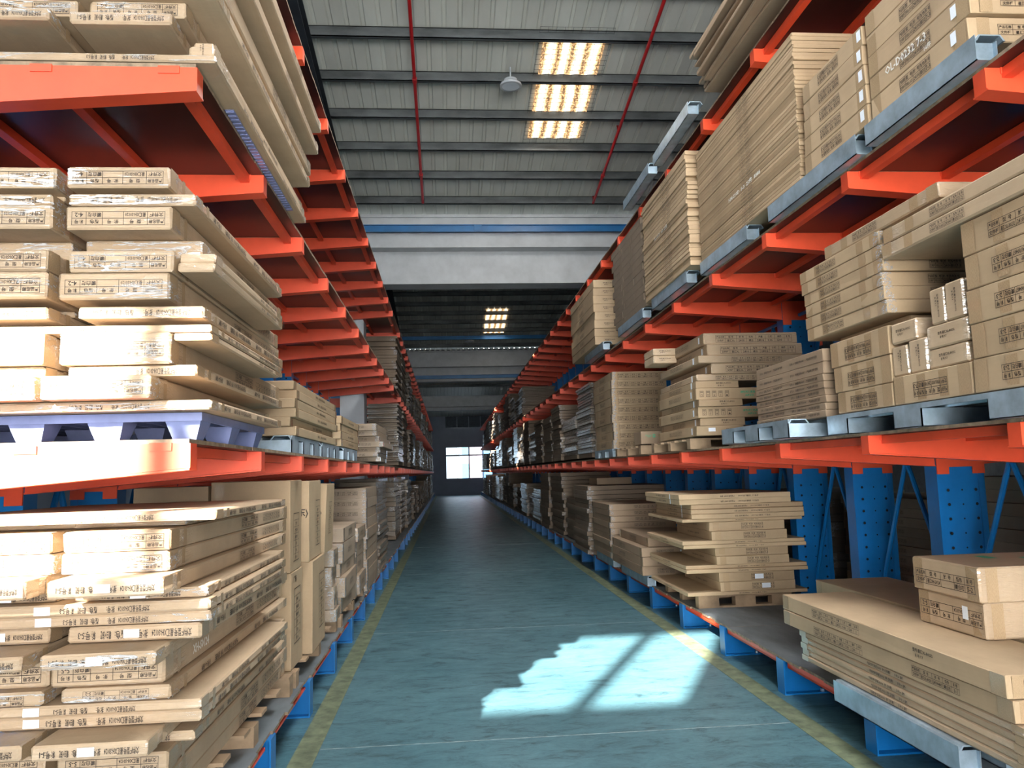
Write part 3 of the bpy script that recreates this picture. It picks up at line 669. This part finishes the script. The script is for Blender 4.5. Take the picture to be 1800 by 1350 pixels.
rows = [(-1.44, -1.05, 3.12, .375, .455, 'nt55'), (-1.43, -1.04, 3.1, .456, .54, 'nt52'), (-1.442, -1.046, 3.1, .541, .612, 'nt55'), (-1.46, -.98, 3.2, .613, .652, 'tl53'),
 (-1.45, -1.061, 2.93, .653, .706, 'pl51'), (-1.87, -.931, 3.1, .712, .757, 'wl53'), (-1.87, -.924, 3.09, .758, .796, 'wl53'), (-1.427, -1.037, 3.1, .799, .85, 'nt52'),
 (-1.48, -1.074, 3.12, .851, .952, 'nt55'), (-1.428, -1.039, 2.93, .955, 1.008, 'pl51'), (-1.415, -.932, 3.1, 1.012, 1.07, 'tl53'), (-1.87, -.906, 3.1, 1.073, 1.113, 'wl53'), (-1.87, -.906, 3.09, 1.114, 1.156, 'wl53'),
 (-1.419, -.93, 3.14, 1.158, 1.196, 'tl53'), (-1.412, -1.015, 2.93, 1.197, 1.262, 'pl51'), (-1.444, -1.051, 3.1, 1.263, 1.34, 'nt55'), (-1.442, -1.049, 3.1, 1.342, 1.42, 'nt52'), (-1.5, -1.06, 3.3, 1.422, 1.448, 't')]
near(rows, 'in right column, nearest lower left stack', GL0)
near([(-1.95, -.886, 3.1, 1.4495, 1.488, 'wl53')], 'board over both columns of the lower left stack', GL0)
rows = [(xl-.43+random.uniform(-.012, .012), -1.475+random.uniform(-.02, -.003), yn+random.uniform(-.03, .03), z0, z1, k) for (xl, xr, yn, z0, z1, k) in rows if k[0] in 'np' or k in ('tl53', 't')]
near([(xl, min(xr, -1.49), yn, z0, z1, k) for xl, xr, yn, z0, z1, k in rows], 'in left column, nearest lower left stack', GL0)
# standing cartons further along
GV = 'upright cartons on the lower left deck'
wood_pallet(-1.95, -1.0, 5.3, 7.2, D0, 'wooden pallet under the upright cartons, lower left', .10)
pz = D0+.101
carton(-1.55, -1.04, 5.30, 5.70, .98, 1.585, 'tall plain carton with tape over its corner, beside nearest left stack', GV, 'card', [('r', 'panel', .0, -.08, .16, False), ('f', 'dong', .16, .02, .075, False)], .0, 'f')
carton(-2.05, -1.57, 5.32, 5.70, .98, 1.56, 'tall plain carton deepest in the shelf behind nearest left stack', GV, 'card', [])
carton(-1.37, -1.035, 5.32, 5.72, pz, .978, 'upright carton at deck level beside nearest left stack', GV, 'card', [('r', 'panel', 0, .02, .18, False), ('r', 'dong', -.08, .26, .06, False)])
carton(-1.40, -1.005, 5.76, 6.36, 1.0, 1.575, 'upper upright carton with printed side, second along the left deck', GV, 'card', [('r', 'panel', .12, -.03, .17, False), ('f', 'dong', .12, .06, .08, False)], .02, 'f')
carton(-1.40, -.985, 5.80, 6.42, pz, .998, 'lower upright carton with printed side, second along the left deck', GV, 'card', [('r', 'panel', .12, 0, .2, False)], .015)
carton(-1.42, -.995, 6.52, 6.96, .99, 1.55, 'tilted upright carton, third along the left deck', GV, 'card', [('r', 'panel', 0, 0, .13, False), ('f', 'dong', .10, .05, .085, False)], tilt=(0, .035, 0), tapes='f')
carton(-1.78, -1.42, 6.5, 6.95, pz, .98, 'upright carton under the tilted one, deeper in the shelf', GV, 'card', [])
# film-wrapped medium cartons
GM = 'film-wrapped cartons past the upright ones, lower left'
wood_pallet(-1.95, -.98, 7.3, 9.2, D0, 'wooden pallet under the film-wrapped cartons, lower left', .10)
def mid(x0, x1, y0, y1, zs, where, mat='card_grey', key='sm', group=GM, desc='film-wrapped carton', hh=.05):
    n = len(zs)-1
    for i in range(n):
        a = random.uniform(-.02, .02)
        carton(x0+a, x1+a, y0+random.uniform(-.03, .03), y1, zs[i], zs[i+1]-.002, f'{desc}, {from_top(n-1-i)} {where}', group, mat,
               [('f', key, 0, 0, min(hh, (zs[i+1]-zs[i])*.5), True), ('r', 'r23', .0, 0, min(.05, (zs[i+1]-zs[i])*.4), True)], random.uniform(-.02, .02), 'rfF')
mid(-1.33, -1.0, 7.0, 7.28, [pz, .46, .655, .82, .97], 'in low column behind the tilted carton')
mid(-1.30, -.98, 7.4, 8.5, [pz, .50, .68, .80, .985], 'in column under the flat brown carton')
mid(-1.40, -.98, 8.0+.55, 9.3, [pz, .55, .74, .90, 1.05], 'in column behind the flat brown carton')
carton(-1.45, -.99, 7.5, 8.6, .987, 1.12, 'flat brown carton lying on the film-wrapped column, lower left', GM, 'card_grey', [('r', 'r23', 0, 0, .06, True)], .01, 'rf')
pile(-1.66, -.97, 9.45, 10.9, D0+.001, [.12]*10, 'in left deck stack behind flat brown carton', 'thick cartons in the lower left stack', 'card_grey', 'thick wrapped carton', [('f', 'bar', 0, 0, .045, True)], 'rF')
# left rack, middle shelf
plastic_pallet(-2.02, -.975, 3.2, 4.27, D1, 'blue plastic pallet on the middle left shelf', .108)
rows = [(-1.95, -.909, 3.1, 1.873, 1.912, 'wl44'), (-1.513, -1.118, 3.02, 1.914, 2.004, 'nt41'), (-1.447, -.965, 3.1, 2.006, 2.05, 'tl44'), (-1.477, -1.064, 3.08, 2.052, 2.176, 'nt42'),
 (-1.95, -.913, 3.1, 2.178, 2.208, 'wl44'), (-1.46, -1.0, 3.25, 2.209, 2.234, 't'), (-1.421, -.947, 3.1, 2.235, 2.283, 'tl44'), (-1.46, -1.06, 3.3, 2.284, 2.310, 't'),
 (-1.491, -1.073, 3.1, 2.311, 2.418, 'nt42'), (-1.463, -1.068, 3.1, 2.420, 2.507, 'nt41'), (-1.46, -1.0, 3.24, 2.508, 2.590, 'n'), (-1.473, -1.068, 3.1, 2.592, 2.688, 'nt42'), (-1.47, -.985, 3.1, 2.69, 2.739, 'tl44'), (-1.45, -1.03, 3.2, 2.740, 2.762, 't'), (-1.474, -1.078, 3.1, 2.763, 2.85, 'nt41')]
YF = 5.08
near(rows, 'in right column, nearest middle left stack', GL1)
carton(-1.055, -.911, 3.12, 4.4, 2.424, 2.462, 'narrow strip carton, lower one on the aisle side of middle left stack', GL1, 'card_wrap', [('r', 'll', .3, 0, .02, True)], 0, 'r')
carton(-1.055, -.913, 3.14, 4.36, 2.463, 2.505, 'narrow strip carton, upper one on the aisle side of middle left stack', GL1, 'card_wrap', [('r', 'll', .3, 0, .02, True)], 0, 'r')
carton(-1.058, -.913, 3.1, 4.33, 2.145, 2.175, 'narrow strip carton low on the aisle side of middle left stack', GL1, 'card_wrap', [('r', 'll', .3, 0, .018, True)], 0, 'r')
rows2 = [(xl-.45+random.uniform(-.012, .012), -1.51+random.uniform(-.02, .0), yn+random.uniform(-.03, .03), z0, z1, k) for (xl, xr, yn, z0, z1, k) in rows if k[0] != 'w']
near([(xl, min(xr, -1.525), yn, z0, z1, k) for xl, xr, yn, z0, z1, k in rows2], 'in left column, nearest middle left stack', GL1)
steel_pallet(-1.95, -1.02, 5.25, 6.35, D1, 'steel pallet under the sagging thin boards, middle left shelf'); steel_pallet(-1.95, -1.02, 6.5, 7.5, D1, 'second steel pallet along the middle left shelf'); steel_pallet(-1.9, -1.0, 7.7, 8.8, D1, 'third steel pallet along the middle left shelf')
pile(-1.6, -1.02, 5.3, 7.25, D1+.119, [.062, .06, .06, .065, .06, .06], 'of the sagging boards, middle left shelf', 'thin boards past the nearest middle left stack', 'card', 'thin printed carton', [('r', 'll', .1, 0, .026, True)], 'r', jx=.02, jy=.04)
pile(-1.6, -1.0, 7.45, 8.9, D1+.119, [.07, .075, .07, .075], 'in low stack behind the sagging boards', 'thin boards past the nearest middle left stack', 'card', 'thin printed carton', [('r', 'll', .0, 0, .026, True)], 'r')
pile(-1.7, -.86, 10.3, 11.9, D1+.019, [.06, .055, .07, .07, .075, .07, .09], 'of crossed pile before the left pillar', 'crossed cartons before the left pillar', 'card_grey', 'flat wrapped carton', [('f', 'bar', .1, 0, .03, True)], 'rF', jx=.07, jy=.1, jr=.03)
# left rack, upper shelf
sl = empty('slip_sheet', (-1.4, 4.25, D2), label='thin blue plastic slip sheet peeping out under the upper left stack', cat='slip sheet')
mb = MB().box(-.55, .40, -.7, .7, 0, .004).box(.395, .44, -.7, .7, 0, .004)
for i in range(34): mb.box(.40, .438, -.69+i*.0408, -.672+i*.0408, -.004, .0)
obj('sheet_body', mb.mesh('sheet_body', M['plastic']), sl)
YF = 5.25
rows = [(-1.95, -.925, 3.13, 3.310, 3.345, 'wl53'), (-1.5, -1.05, 3.6, 3.346, 3.440, 'n'), (-1.481, -1.082, 3.08, 3.442, 3.494, 'pl51'), (-1.42, -1.038, 3.12, 3.496, 3.565, 'nt52'), (-1.95, -.907, 3.1, 3.567, 3.625, 'wl53'), (-1.9, -1.0, 3.1, 3.627, 3.70, 'w'), (-1.9, -.93, 3.0, 3.701, 3.79, 'w'), (-1.9, -.965, 3.1, 3.791, 3.86, 'w'), (-1.9, -.875, 3.1, 3.861, 3.93, 'w'), (-1.9, -.93, 3.1, 3.931, 4.02, 'w'), (-1.9, -.85, 3.2, 4.021, 4.09, 'w'), (-1.9, -.9, 3.2, 4.091, 4.18, 'w')]
for i, rr in enumerate(rows): pass
near(rows, 'in right column, nearest upper left stack', GL2, mat='card_wrap')
carton(-1.035, -.934, 3.15, 5.2, 3.347, 3.392, 'narrow strip carton low on the aisle side of upper left stack', GL2, 'card_wrap', [('f', 'sm', 0, 0, .02, True), ('r', 'll', 0, 0, .02, True)], 0, 'r'); carton(-1.035, -.95, 3.2, 5.2, 3.394, 3.437, 'second narrow strip carton on the aisle side of upper left stack', GL2, 'card_wrap', [], 0, 'r')
near([(-1.93, -1.555, 3.06, 3.442, 3.493, 'pl51'), (-1.85, -1.47, 3.12, 3.495, 3.565, 'nt52')], 'in left column, nearest upper left stack', GL2)
for o in list(COL.objects):
    if o.get('group') == GL2 and o.location.z > 3.6: o.location.y += .15
for o, yy, hh in ((None, 0, 0),): pass

# ------------------------------------------------------------------ right rack, floor level
GR0 = 'long cartons, lower right'; GRX = 'crosswise boards on the wooden pallet, lower right'
steel_pallet(2.17, 2.69, 3.35, 4.45, D0, 'steel pallet under the nearest right stack, sticking into the aisle')
pile(2.21, 2.72, 2.95, 4.93, D0+.119, [.036, .036, .037, .037, .038], 'of frayed thin boards, nearest lower right stack', 'frayed thin boards, lower right', 'card_wrap', 'frayed thin carton', [('l', 'll', .0, 0, .02, False), ('f', 'lb', 0, 0, .012, False)], 'l', jx=.006, jy=.01, jr=.002)
carton(2.195, 2.66, 3.02, 5.12, .558, .648, 'long thick carton lying on the frayed boards, lower right', GR0, 'card', [('l', 'bar', .35, -.01, .05, False), ('l', 'r31', -.55, .0, .05, False), ('f', 't52', 0, 0, .05, False)], .004, 'lf')
carton(2.19, 2.655, 3.03, 5.13, .650, .742, 'long thick carton with pink mark, on top of nearest lower right stack', GR0, 'card', [('l', 'bar', .35, .0, .05, False), ('l', 'sm', -.5, .0, .05, False), ('f', 't52', 0, 0, .05, False)], -.004, 'lf')
carton(2.70, 3.28, 3.5, 5.62, D0+.003, .50, 'bulky carton hidden deepest in nearest lower right stack', GR0, 'card', [])
carton(2.72, 3.25, 3.45, 5.65, .502, .62, 'long carton under the rear flat one, lower right', GR0, 'card', [('l', 'bar', .4, 0, .05, False)], 0, 'l')
carton(2.70, 3.25, 3.42, 5.70, .622, .742, 'long flat carton behind the nearest one, lower right', GR0, 'card', [('l', 'bar', .4, .0, .06, False)], 0, 'l')
carton(2.52, 3.2, 3.60, 4.12, .744, .915, 'short thick carton under the top one, lower right', GR0, 'card_wrap', [('l', 't52', 0, .0, .075, True), ('f', 'r23', .1, 0, .07, True), ('l', 'vsticker', -.12, .02, .042, False)], .01, 'lf')
carton(2.50, 3.2, 3.58, 4.12, .917, 1.085, 'short thick carton with green marks on top, lower right', GR0, 'card_wrap', [('l', 't52', 0, -.01, .075, False), ('f', 'panel', .15, 0, .06, False), ('t', 'green', -.05, .1, .12, False), ('t', 'green', .12, -.12, .34, False)], -.01, 'lf')
wood_pallet(2.36, 3.28, 7.45, 8.6, D0, 'wooden pallet under the crosswise boards, lower right', .118)
z = D0+.12; nn = 0
seq = [('b', 2.24, 3.42, .035)] + [('c', 2.56, 3.30, .088)]*2 + [('b', 2.24, 3.44, .036)]*2 + [('c', 2.54, 3.26, .08)]*2 + [('b', 2.22, 3.43, .036)]*2 + [('c', 2.50, 3.25, .088)]*2 + [('b', 2.23, 3.42, .03)] + [('b', 2.33, 3.45, .046)]*3 + [('b', 2.22, 3.33, .05)]*2
for i, (k, a, b_, t) in enumerate(seq):
    y = 7.42 + random.uniform(-.02, .02); top = len(seq)-1-i
    nm = 'thin crosswise board carton' if k == 'b' else 'short taped carton'
    stk = [('f', 'sticker', .02+.06*(i % 2), 0, .045, False)] if i in (1, 2) else []
    dx_ = random.uniform(-.012, .012)
    if t > .04 and k == 'b': stk = [('l', 'vsticker', -.35, 0, t*.62, False)]
    carton(a+dx_, b_+dx_, y, y+(1.3 if k == 'b' else 1.12), z, z+t, f'{nm}, {from_top(top)} on the wooden pallet, lower right', GRX, 'card', [('f', 'lb' if k == 'b' else 'rs', .05, 0, t*.42 if k == 'b' else .06, k == 'b'), ('l', 'lb', 0, 0, min(t*.4, .02), False)] + stk, random.uniform(-.01, .01), 'f' if k == 'c' else '')
    z += t
steel_pallet(2.25, 3.2, 8.95, 10.3, D0, 'steel pallet under the squat thick cartons, lower right')
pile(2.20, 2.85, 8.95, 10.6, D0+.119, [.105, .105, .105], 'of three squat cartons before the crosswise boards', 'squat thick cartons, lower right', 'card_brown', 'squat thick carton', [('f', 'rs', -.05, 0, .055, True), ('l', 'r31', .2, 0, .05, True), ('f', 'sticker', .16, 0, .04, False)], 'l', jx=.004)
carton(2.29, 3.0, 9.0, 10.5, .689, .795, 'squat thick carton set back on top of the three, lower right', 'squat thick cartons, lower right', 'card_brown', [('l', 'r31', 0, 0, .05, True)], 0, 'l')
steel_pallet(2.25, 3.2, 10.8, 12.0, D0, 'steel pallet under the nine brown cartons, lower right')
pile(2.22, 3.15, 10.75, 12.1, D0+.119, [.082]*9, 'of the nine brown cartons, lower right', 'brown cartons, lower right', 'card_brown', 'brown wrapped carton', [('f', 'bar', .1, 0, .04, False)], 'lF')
carton(2.5, 3.1, 13.1, 13.8, D0+1.085, D0+1.2, 'lone brown carton on top of wide brown stack', 'wide brown boards, lower right', 'card_brown', [])
# cartons on the far side of the right rack, seen between the uprights
GB = 'wrapped cartons behind the blue uprights'
for j, (xa, ya, n_, t, w_) in enumerate(((4.25, 4.2, 12, .10, 'opposite the nearest upright'), (4.3, 6.4, 11, .09, 'behind the second upright'))):
    pile(xa, xa+.95, ya, ya+1.9, D0+.003, [t]*n_, f'in the back stack {w_}', GB, 'card_grey', 'dim wrapped carton', [('l', 'bar', 0, 0, .035, True), ('f', 'bar', 0, 0, .035, True)], 'l', jx=.02)
# ------------------------------------------------------------------ right rack, middle shelf
GR1 = 'cartons of the nearest middle right stack'
steel_pallet(2.30, 3.45, 2.9, 4.56, D1, 'steel pallet nearest on the middle right shelf')
zb = D1+.119; ysm = 24
cz = [1.889, 2.04, 2.195, 2.35, 2.505, 2.66]
for i in range(5):
    carton(2.345, 2.95, 2.2, 3.27 - .008*(i % 2), cz[i], cz[i+1]-.002, f'brown taped carton, {from_top(4-i)} in closest column, middle right', GR1, 'card', [('l', 'r23' if i < 4 else 'r12', .17, -.005, .066, i < 4)], random.uniform(-.006, .006), 'lp')
zz = [1.889, 2.015, 2.168, 2.322]
for i in range(3): carton(2.35, 3.0, 3.92, 4.50+.05*i*.5, zz[i], zz[i+1]-.002, f'brown taped carton, {from_top(2-i)} below overhanging slabs, middle right', GR1, 'card', [('l', 'rs', .0, -.01, .078, True)], random.uniform(-.006, .006), 'lp')
carton(2.35, 3.0, 3.29, 3.905, 1.889, 2.035, 'brown taped carton on the pallet under the small boxes, middle right', GR1, 'card', [('l', 'rs', .0, -.01, .075, True)], 0, 'lp')
GS = 'small boxes wedged in the middle right stack'
for (a, b_, z0, z1, lab, v) in ((3.765, 3.905, 2.037, 2.195, 'small upright box, left of the pair over the pallet carton', 1), (3.61, 3.755, 2.037, 2.205, 'small upright box, right of the pair over the pallet carton', 1), (3.30, 3.60, 2.037, 2.132, 'small flat box at the bottom right of the wedged boxes', 0), (3.29, 3.60, 2.134, 2.245, 'small flat box resting on the bottom right wedged box', 0), (3.68, 3.90, 2.207, 2.315, 'small flat box above the upright pair', 0), (3.44, 3.55, 2.247, 2.42, 'small upright box, left of the upper pair', 1), (3.30, 3.435, 2.247, 2.425, 'small upright box, right of the upper pair', 1)):
    carton(2.355, 2.62, a, b_, z0, z1, lab + ', middle right', GS, 'card_wrap', [('l', 'sm', 0, 0, .04 if not v else .036, bool(v))], random.uniform(-.02, .02), '')
zz = [2.385 + .077*i for i in range(7)]
carton(2.5, 3.0, 3.95, 4.7, 2.324, 2.383, 'thin filler carton beneath the overhanging slabs, middle right', GR1, 'card', [])
for i in range(6): carton(2.35 + (.0 if i < 4 else -.0), 3.15, 3.91+.012*(i % 3), 4.83+.04*(i > 3)+.015*(i % 2), zz[i], zz[i+1]-.002, f'slab carton, {from_top(5-i)} of six overhanging slabs, middle right', GR1, 'card', [('l', 'r12', .12, 0, .044, i == 0), ('f', 'rs', -.05, 0, .05, i == 0)], random.uniform(-.006, .006), 'lpF')
for i in range(2): carton(2.33, 3.05, 2.35, 3.88-.02*i, 2.664+.078*i, 2.74+.078*i, ('lower' if i == 0 else 'upper') + ' of two long slabs bridging to the closest column, middle right', GR1, 'card_wrap', [('l', 'r12', .22, 0, .045, False)], .0, 'lpF')
carton(2.36, 3.05, 3.42, 4.55, 2.849, 2.925, 'single slab carton crowning the middle right stack', GR1, 'card_wrap', [('l', 'r12', .1, 0, .045, False)], .004, 'lp')
steel_pallet(2.14, 3.3, 4.75, 5.95, D1, 'steel pallet second along the middle right shelf')
pile(2.33, 3.1, 4.62, 5.68, zb, [.045]*6 + [.075, .08], 'of the brown boards, middle right shelf', 'dark brown boards, middle right', 'card_brown', 'dark brown board carton', [('l', 'lb', -.25, 0, .022, False), ('l', 'lb', .27, 0, .022, False)], '', jx=.004)
# white-ended crosswise stack
GW = 'cartons of the pale crosswise stack, middle right'
wood_pallet(2.28, 3.3, 7.2, 8.6, D1, 'wooden pallet under the pale crosswise stack, middle right', .10)
z = D1+.12; rows = [(2.33, 2.78, .092, 'a'), (2.37, 2.8, .072, 'a'), (2.35, 3.07, .105, 'i'), (2.36, 2.78, .065, 'a'), (2.34, 3.06, .108, 'i'), (2.35, 2.76, .068, 'a'), (2.36, 3.1, .064, 'b'), (2.50, 3.4, .1, 'b'), (2.37, 3.44, .072, 'b'), (2.47, 3.4, .108, 'b'), (2.44, 3.36, .11, 'b')]
for i, (a, b_, t, k) in enumerate(rows):
    pr = {'a': [('f', 'sm', .06, 0, .046, False)], 'b': [('f', 'bar', .03, -.004, min(.07, t*.62), False)], 'i': [('f', 'ico', -.165, 0, .058, False), ('f', 'leaf', .275, 0, .078, False)]}[k]
    if i == 0: pr = [('f', 'sm', .12, 0, .04, False), ('f', 'sticker', -.08, .01, .035, False)]
    carton(a, b_, 7.12+random.uniform(-.015, .015), 8.5, z, z+t, f'pale carton, {from_top(10-i)} of the crosswise stack, middle right', GW, 'card_wrap' if k == 'b' else 'card', pr + [('l', 'bar', .0, 0, .04, False), ('l', 'vsticker', -.55, .0, .04, False)], random.uniform(-.008, .008), 'l')
    z += t + .001
carton(2.2, 2.45, 8.05, 8.45, 2.70, 2.78, 'small carton jutting into the aisle, lower, on the pale crosswise stack', GW, 'card_wrap', [('f', 'sm', 0, 0, .04, False)]); carton(2.2, 2.45, 8.05, 8.45, 2.782, 2.86, 'small carton jutting into the aisle, upper, on the pale crosswise stack', GW, 'card_wrap', [('f', 'sm', 0, 0, .04, False)])
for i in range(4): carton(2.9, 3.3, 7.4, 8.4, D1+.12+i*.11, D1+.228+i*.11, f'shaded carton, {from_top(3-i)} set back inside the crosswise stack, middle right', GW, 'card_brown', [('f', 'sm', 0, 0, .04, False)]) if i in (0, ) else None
wood_pallet(2.28, 3.3, 9.1, 10.5, D1, 'wooden pallet with two small boxes, middle right shelf', .10)
carton(2.3, 2.62, 9.15, 9.5, D1+.119, D1+.27, 'grey box with a green mark on the wooden pallet, middle right', GS, 'card_brown', [('f', 'leaf', 0, .02, .04, False)]); carton(2.66, 2.9, 9.12, 9.5, D1+.119, D1+.24, 'pale small box on the wooden pallet, middle right', GS, 'card', [('f', 'sm', 0, 0, .03, False)])
steel_pallet(2.3, 3.3, 10.8, 12.1, D1, 'steel pallet under the nine taped cartons, middle right')
pile(2.35, 3.15, 10.9, 12.3, D1+.119, [.122]*9, 'of the nine taped cartons, middle right', 'taped cartons past the crosswise stack', 'card', 'thick taped carton', [('f', 'bar', .02, 0, .062, False), ('l', 'r31', 0, 0, .05, False)], 'lfF')
# ------------------------------------------------------------------ right rack, upper shelf
GU = 'cartons of the nearest upper right stack'
steel_pallet(2.3, 3.4, 3.0, 3.9, D2, 'steel pallet nearest on the upper right shelf'); steel_pallet(2.3, 3.4, 4.0, 5.2, D2, 'steel pallet second along the upper right shelf'); steel_pallet(2.3, 3.4, 5.6, 6.7, D2, 'steel pallet third along the upper right shelf')
z = D2+.119
for i in range(5): carton(2.32, 3.25, 3.06 - .03*i, 3.845, z+i*.118, z+.117+i*.118, f'thick taped carton, {from_top(4-i)} in nearest column, upper right', GU, 'card', [('l', 'rs', .0, 0, .07, False), ('f', 'bar', -.05, 0, .05, False), ('l', 'vsticker', -.30, .01, .04, False)] + ([('l', 'h2', .08, .022, .058, False), ('l', 'h5', -.10, -.036, .036, False)] if i == 1 else []), random.uniform(-.006, .006), 'lf')
for i in range(5): carton(2.31, 3.1, 3.87, 4.62-.01*i, z+i*.113, z+.112+i*.113, f'thick taped carton, {from_top(4-i)} in second column, upper right', GU, 'card', [('l', 'rs', .03, 0, .068, True), ('l', 'vsticker', -.325, .01, .04, False)], random.uniform(-.006, .006), 'lf')
pile(2.31, 3.1, 4.68, 6.68, z, [.028]*36, 'in the longest thin stack, upper right', 'thin boards in the longest upper right stack', 'card', 'very thin carton', [('l', 'lb', -.1, 0, .012, False)], '', jx=.004, jy=.01, jr=.001)
pile(2.24, 3.0, 6.78, 8.4, z, [.042]*26, 'in the curling thin stack, upper right', 'thin boards in the curling upper right stack', 'card', 'thin carton', [('l', 'lb', -.1, 0, .017, False)], '', jx=.008, jy=.02, jr=.002)
hb = obj('chalk_note', P['h3'][0], loc=(2.298, 5.6, 3.72), rot=(Matrix.Rotation(-math.pi/2, 4, 'Z') @ Matrix.Rotation(math.pi/2, 4, 'X')).to_euler(), scale=(.07, .05, 1)); tag(hb, 'white handwritten note across the longest thin stack, upper right', 'note')
hb = obj('chalk_note', P['h4'][0], loc=(2.226, 7.65, 4.0), rot=(Matrix.Rotation(-math.pi/2, 4, 'Z') @ Matrix.Rotation(math.pi/2, 4, 'X')).to_euler(), scale=(.07, .05, 1)); tag(hb, 'white handwritten note across the curling thin stack, upper right', 'note')
steel_pallet(2.25, 3.3, 6.95, 8.2, D2, 'steel pallet fourth along the upper right shelf'); steel_pallet(2.25, 3.3, 8.6, 9.9, D2, 'steel pallet fifth along the upper right shelf'); steel_pallet(2.25, 3.3, 10.9, 12.4, D2, 'steel pallet sixth along the upper right shelf')
pile(2.20, 2.85, 11.2, 13.3, z, [.122]*8, 'in the stickered column, upper right', 'stickered cartons, upper right', 'card', 'thick stickered carton', [('f', 'sm', -.1, 0, .05, False), ('f', 'sticker', .17, 0, .045, False), ('l', 'r31', 0, 0, .05, False)], '')
# ------------------------------------------------------------------ right rack, top shelf
steel_pallet(2.2, 3.3, 6.5, 7.7, D3, 'steel pallet on the top right shelf, by the loose sheets'); steel_pallet(2.2, 3.3, 7.9, 9.1, D3, 'steel pallet on the top right shelf, farther one')
zs = D3+.12
for i in range(12):
    t = random.choice((.022, .028, .034)); ox = [.0, -.08, -.02, -.12, -.05, .02, -.10, -.03, -.14, -.06, .0, -.09][i]
    carton(2.33+ox, 3.0+ox, 4.2, 6.25+[.1, -.05, .15, 0, .22, -.1, .05, .18, -.02, .1, .0, .2][i], zs, zs+t, f'loose cardboard sheet, {from_top(11-i)} of the uneven heap, top right shelf', 'loose cardboard sheets on the top right shelf', 'card_brown', [], rz=random.uniform(-.035, .035), cat='cardboard sheet', name='cardboard_sheet')
    zs += t + .004
# ------------------------------------------------------------------ everything farther along both racks, too small to tell apart
def far_goods():
    mbs = {'card_far': MB(), 'card_shade': MB()}; fm = MB(); rnd = random.Random(3)
    def stack(x0, x1, y0, y1, z0, z1, t, mb):
        z = z0; 
        while z < z1:
            a, b_ = rnd.uniform(-.03, .03), rnd.uniform(-.04, .04); k = len(mb.v); g = .007
            mb.box(x0+a, x1+a, y0+b_, y1+b_, z, z+t-g)
            if rnd.random() < .7:
                e = .004; w = rnd.uniform(.04, .12); X_ = x1+a+e if x0 < 0 else x0+a-e; s_ = -1 if x0 < 0 else 1; Y_ = y0+b_-e
                fm.quad((X_, Y_, z), (X_, Y_+w, z), (X_, Y_+w, z+t-g), (X_, Y_, z+t-g)); fm.quad((X_, Y_, z), (X_+s_*w, Y_, z), (X_+s_*w, Y_, z+t-g), (X_, Y_, z+t-g))
            z += t
    z = D2+.119
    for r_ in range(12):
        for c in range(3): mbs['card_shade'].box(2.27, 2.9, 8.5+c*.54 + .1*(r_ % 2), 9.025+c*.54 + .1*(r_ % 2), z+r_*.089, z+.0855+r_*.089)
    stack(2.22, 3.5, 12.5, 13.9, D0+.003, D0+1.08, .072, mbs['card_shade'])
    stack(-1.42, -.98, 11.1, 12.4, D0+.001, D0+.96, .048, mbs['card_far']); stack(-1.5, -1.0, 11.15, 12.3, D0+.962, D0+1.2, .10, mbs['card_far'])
    stack(4.25, 5.2, 8.6, 10.5, D0+.003, D0+1.0, .085, mbs['card_far'])
    for side in (-1, 1):
        for lv, (za, cap) in enumerate(((D0+.02, 1.25), (D1+.04, 1.25), (D2+.04, 1.2))):
            y = {(-1, 0): 12.7, (-1, 1): 12.4, (-1, 2): 16.6, (1, 0): 14.3, (1, 1): 12.8, (1, 2): 24.0}[(side, lv)]
            first = True
            while y < 53:
                ln_ = rnd.uniform(1.1, 1.9)
                if side < 0 and (15.5 < y + ln_ and y < 16.4) or side < 0 and (32.6 < y+ln_ and y < 33.6): y = 16.45 if y < 20 else 33.7; 
                h = cap*rnd.uniform(.55, 1.0); 
                if side < 0 and lv == 1 and y < 15: h = .35
                if side < 0 and 16.4 < y < 18.5: h = cap
                if side > 0 and lv == 1 and y > 17 and y < 22: h = .2 if rnd.random() < .3 else h
                d = rnd.uniform(.55, .9); off = rnd.uniform(-.02, .10)
                x0, x1 = (-1.02-off-d, -1.02-off) if side < 0 else (2.32+off, 2.32+off+d+.2)
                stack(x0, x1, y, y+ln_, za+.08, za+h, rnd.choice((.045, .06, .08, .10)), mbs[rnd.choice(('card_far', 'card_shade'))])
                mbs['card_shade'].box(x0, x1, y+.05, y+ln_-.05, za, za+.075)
                y += ln_ + rnd.uniform(.05, .22)
    v, f, mi = [], [], []
    for i, m_ in enumerate((mbs['card_far'], mbs['card_shade'], fm)):
        k = len(v); v += m_.v; f += [tuple(q+k for q in p) for p in m_.f]; mi += [i]*len(m_.f)
    me = bpy.data.meshes.new('far_cartons'); me.from_pydata(v, [], f)
    for m_ in ('card_far', 'card_shade', 'film'): me.materials.append(M[m_])
    me.polygons.foreach_set('material_index', mi); me.update()
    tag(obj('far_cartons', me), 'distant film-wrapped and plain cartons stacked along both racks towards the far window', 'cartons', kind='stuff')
far_goods()
for o in COL.objects:
    if o.get('label') and not 4 <= len(o['label'].replace('-', ' ').split()) <= 16: print('BADLABEL', len(o['label'].split()), o['label'])
print('OBJECTS', len(bpy.data.objects), 'TOP', sum(1 for o in COL.objects if o.parent is None), 'CARTONS', sum(1 for o in COL.objects if o.get('category') == 'carton'))
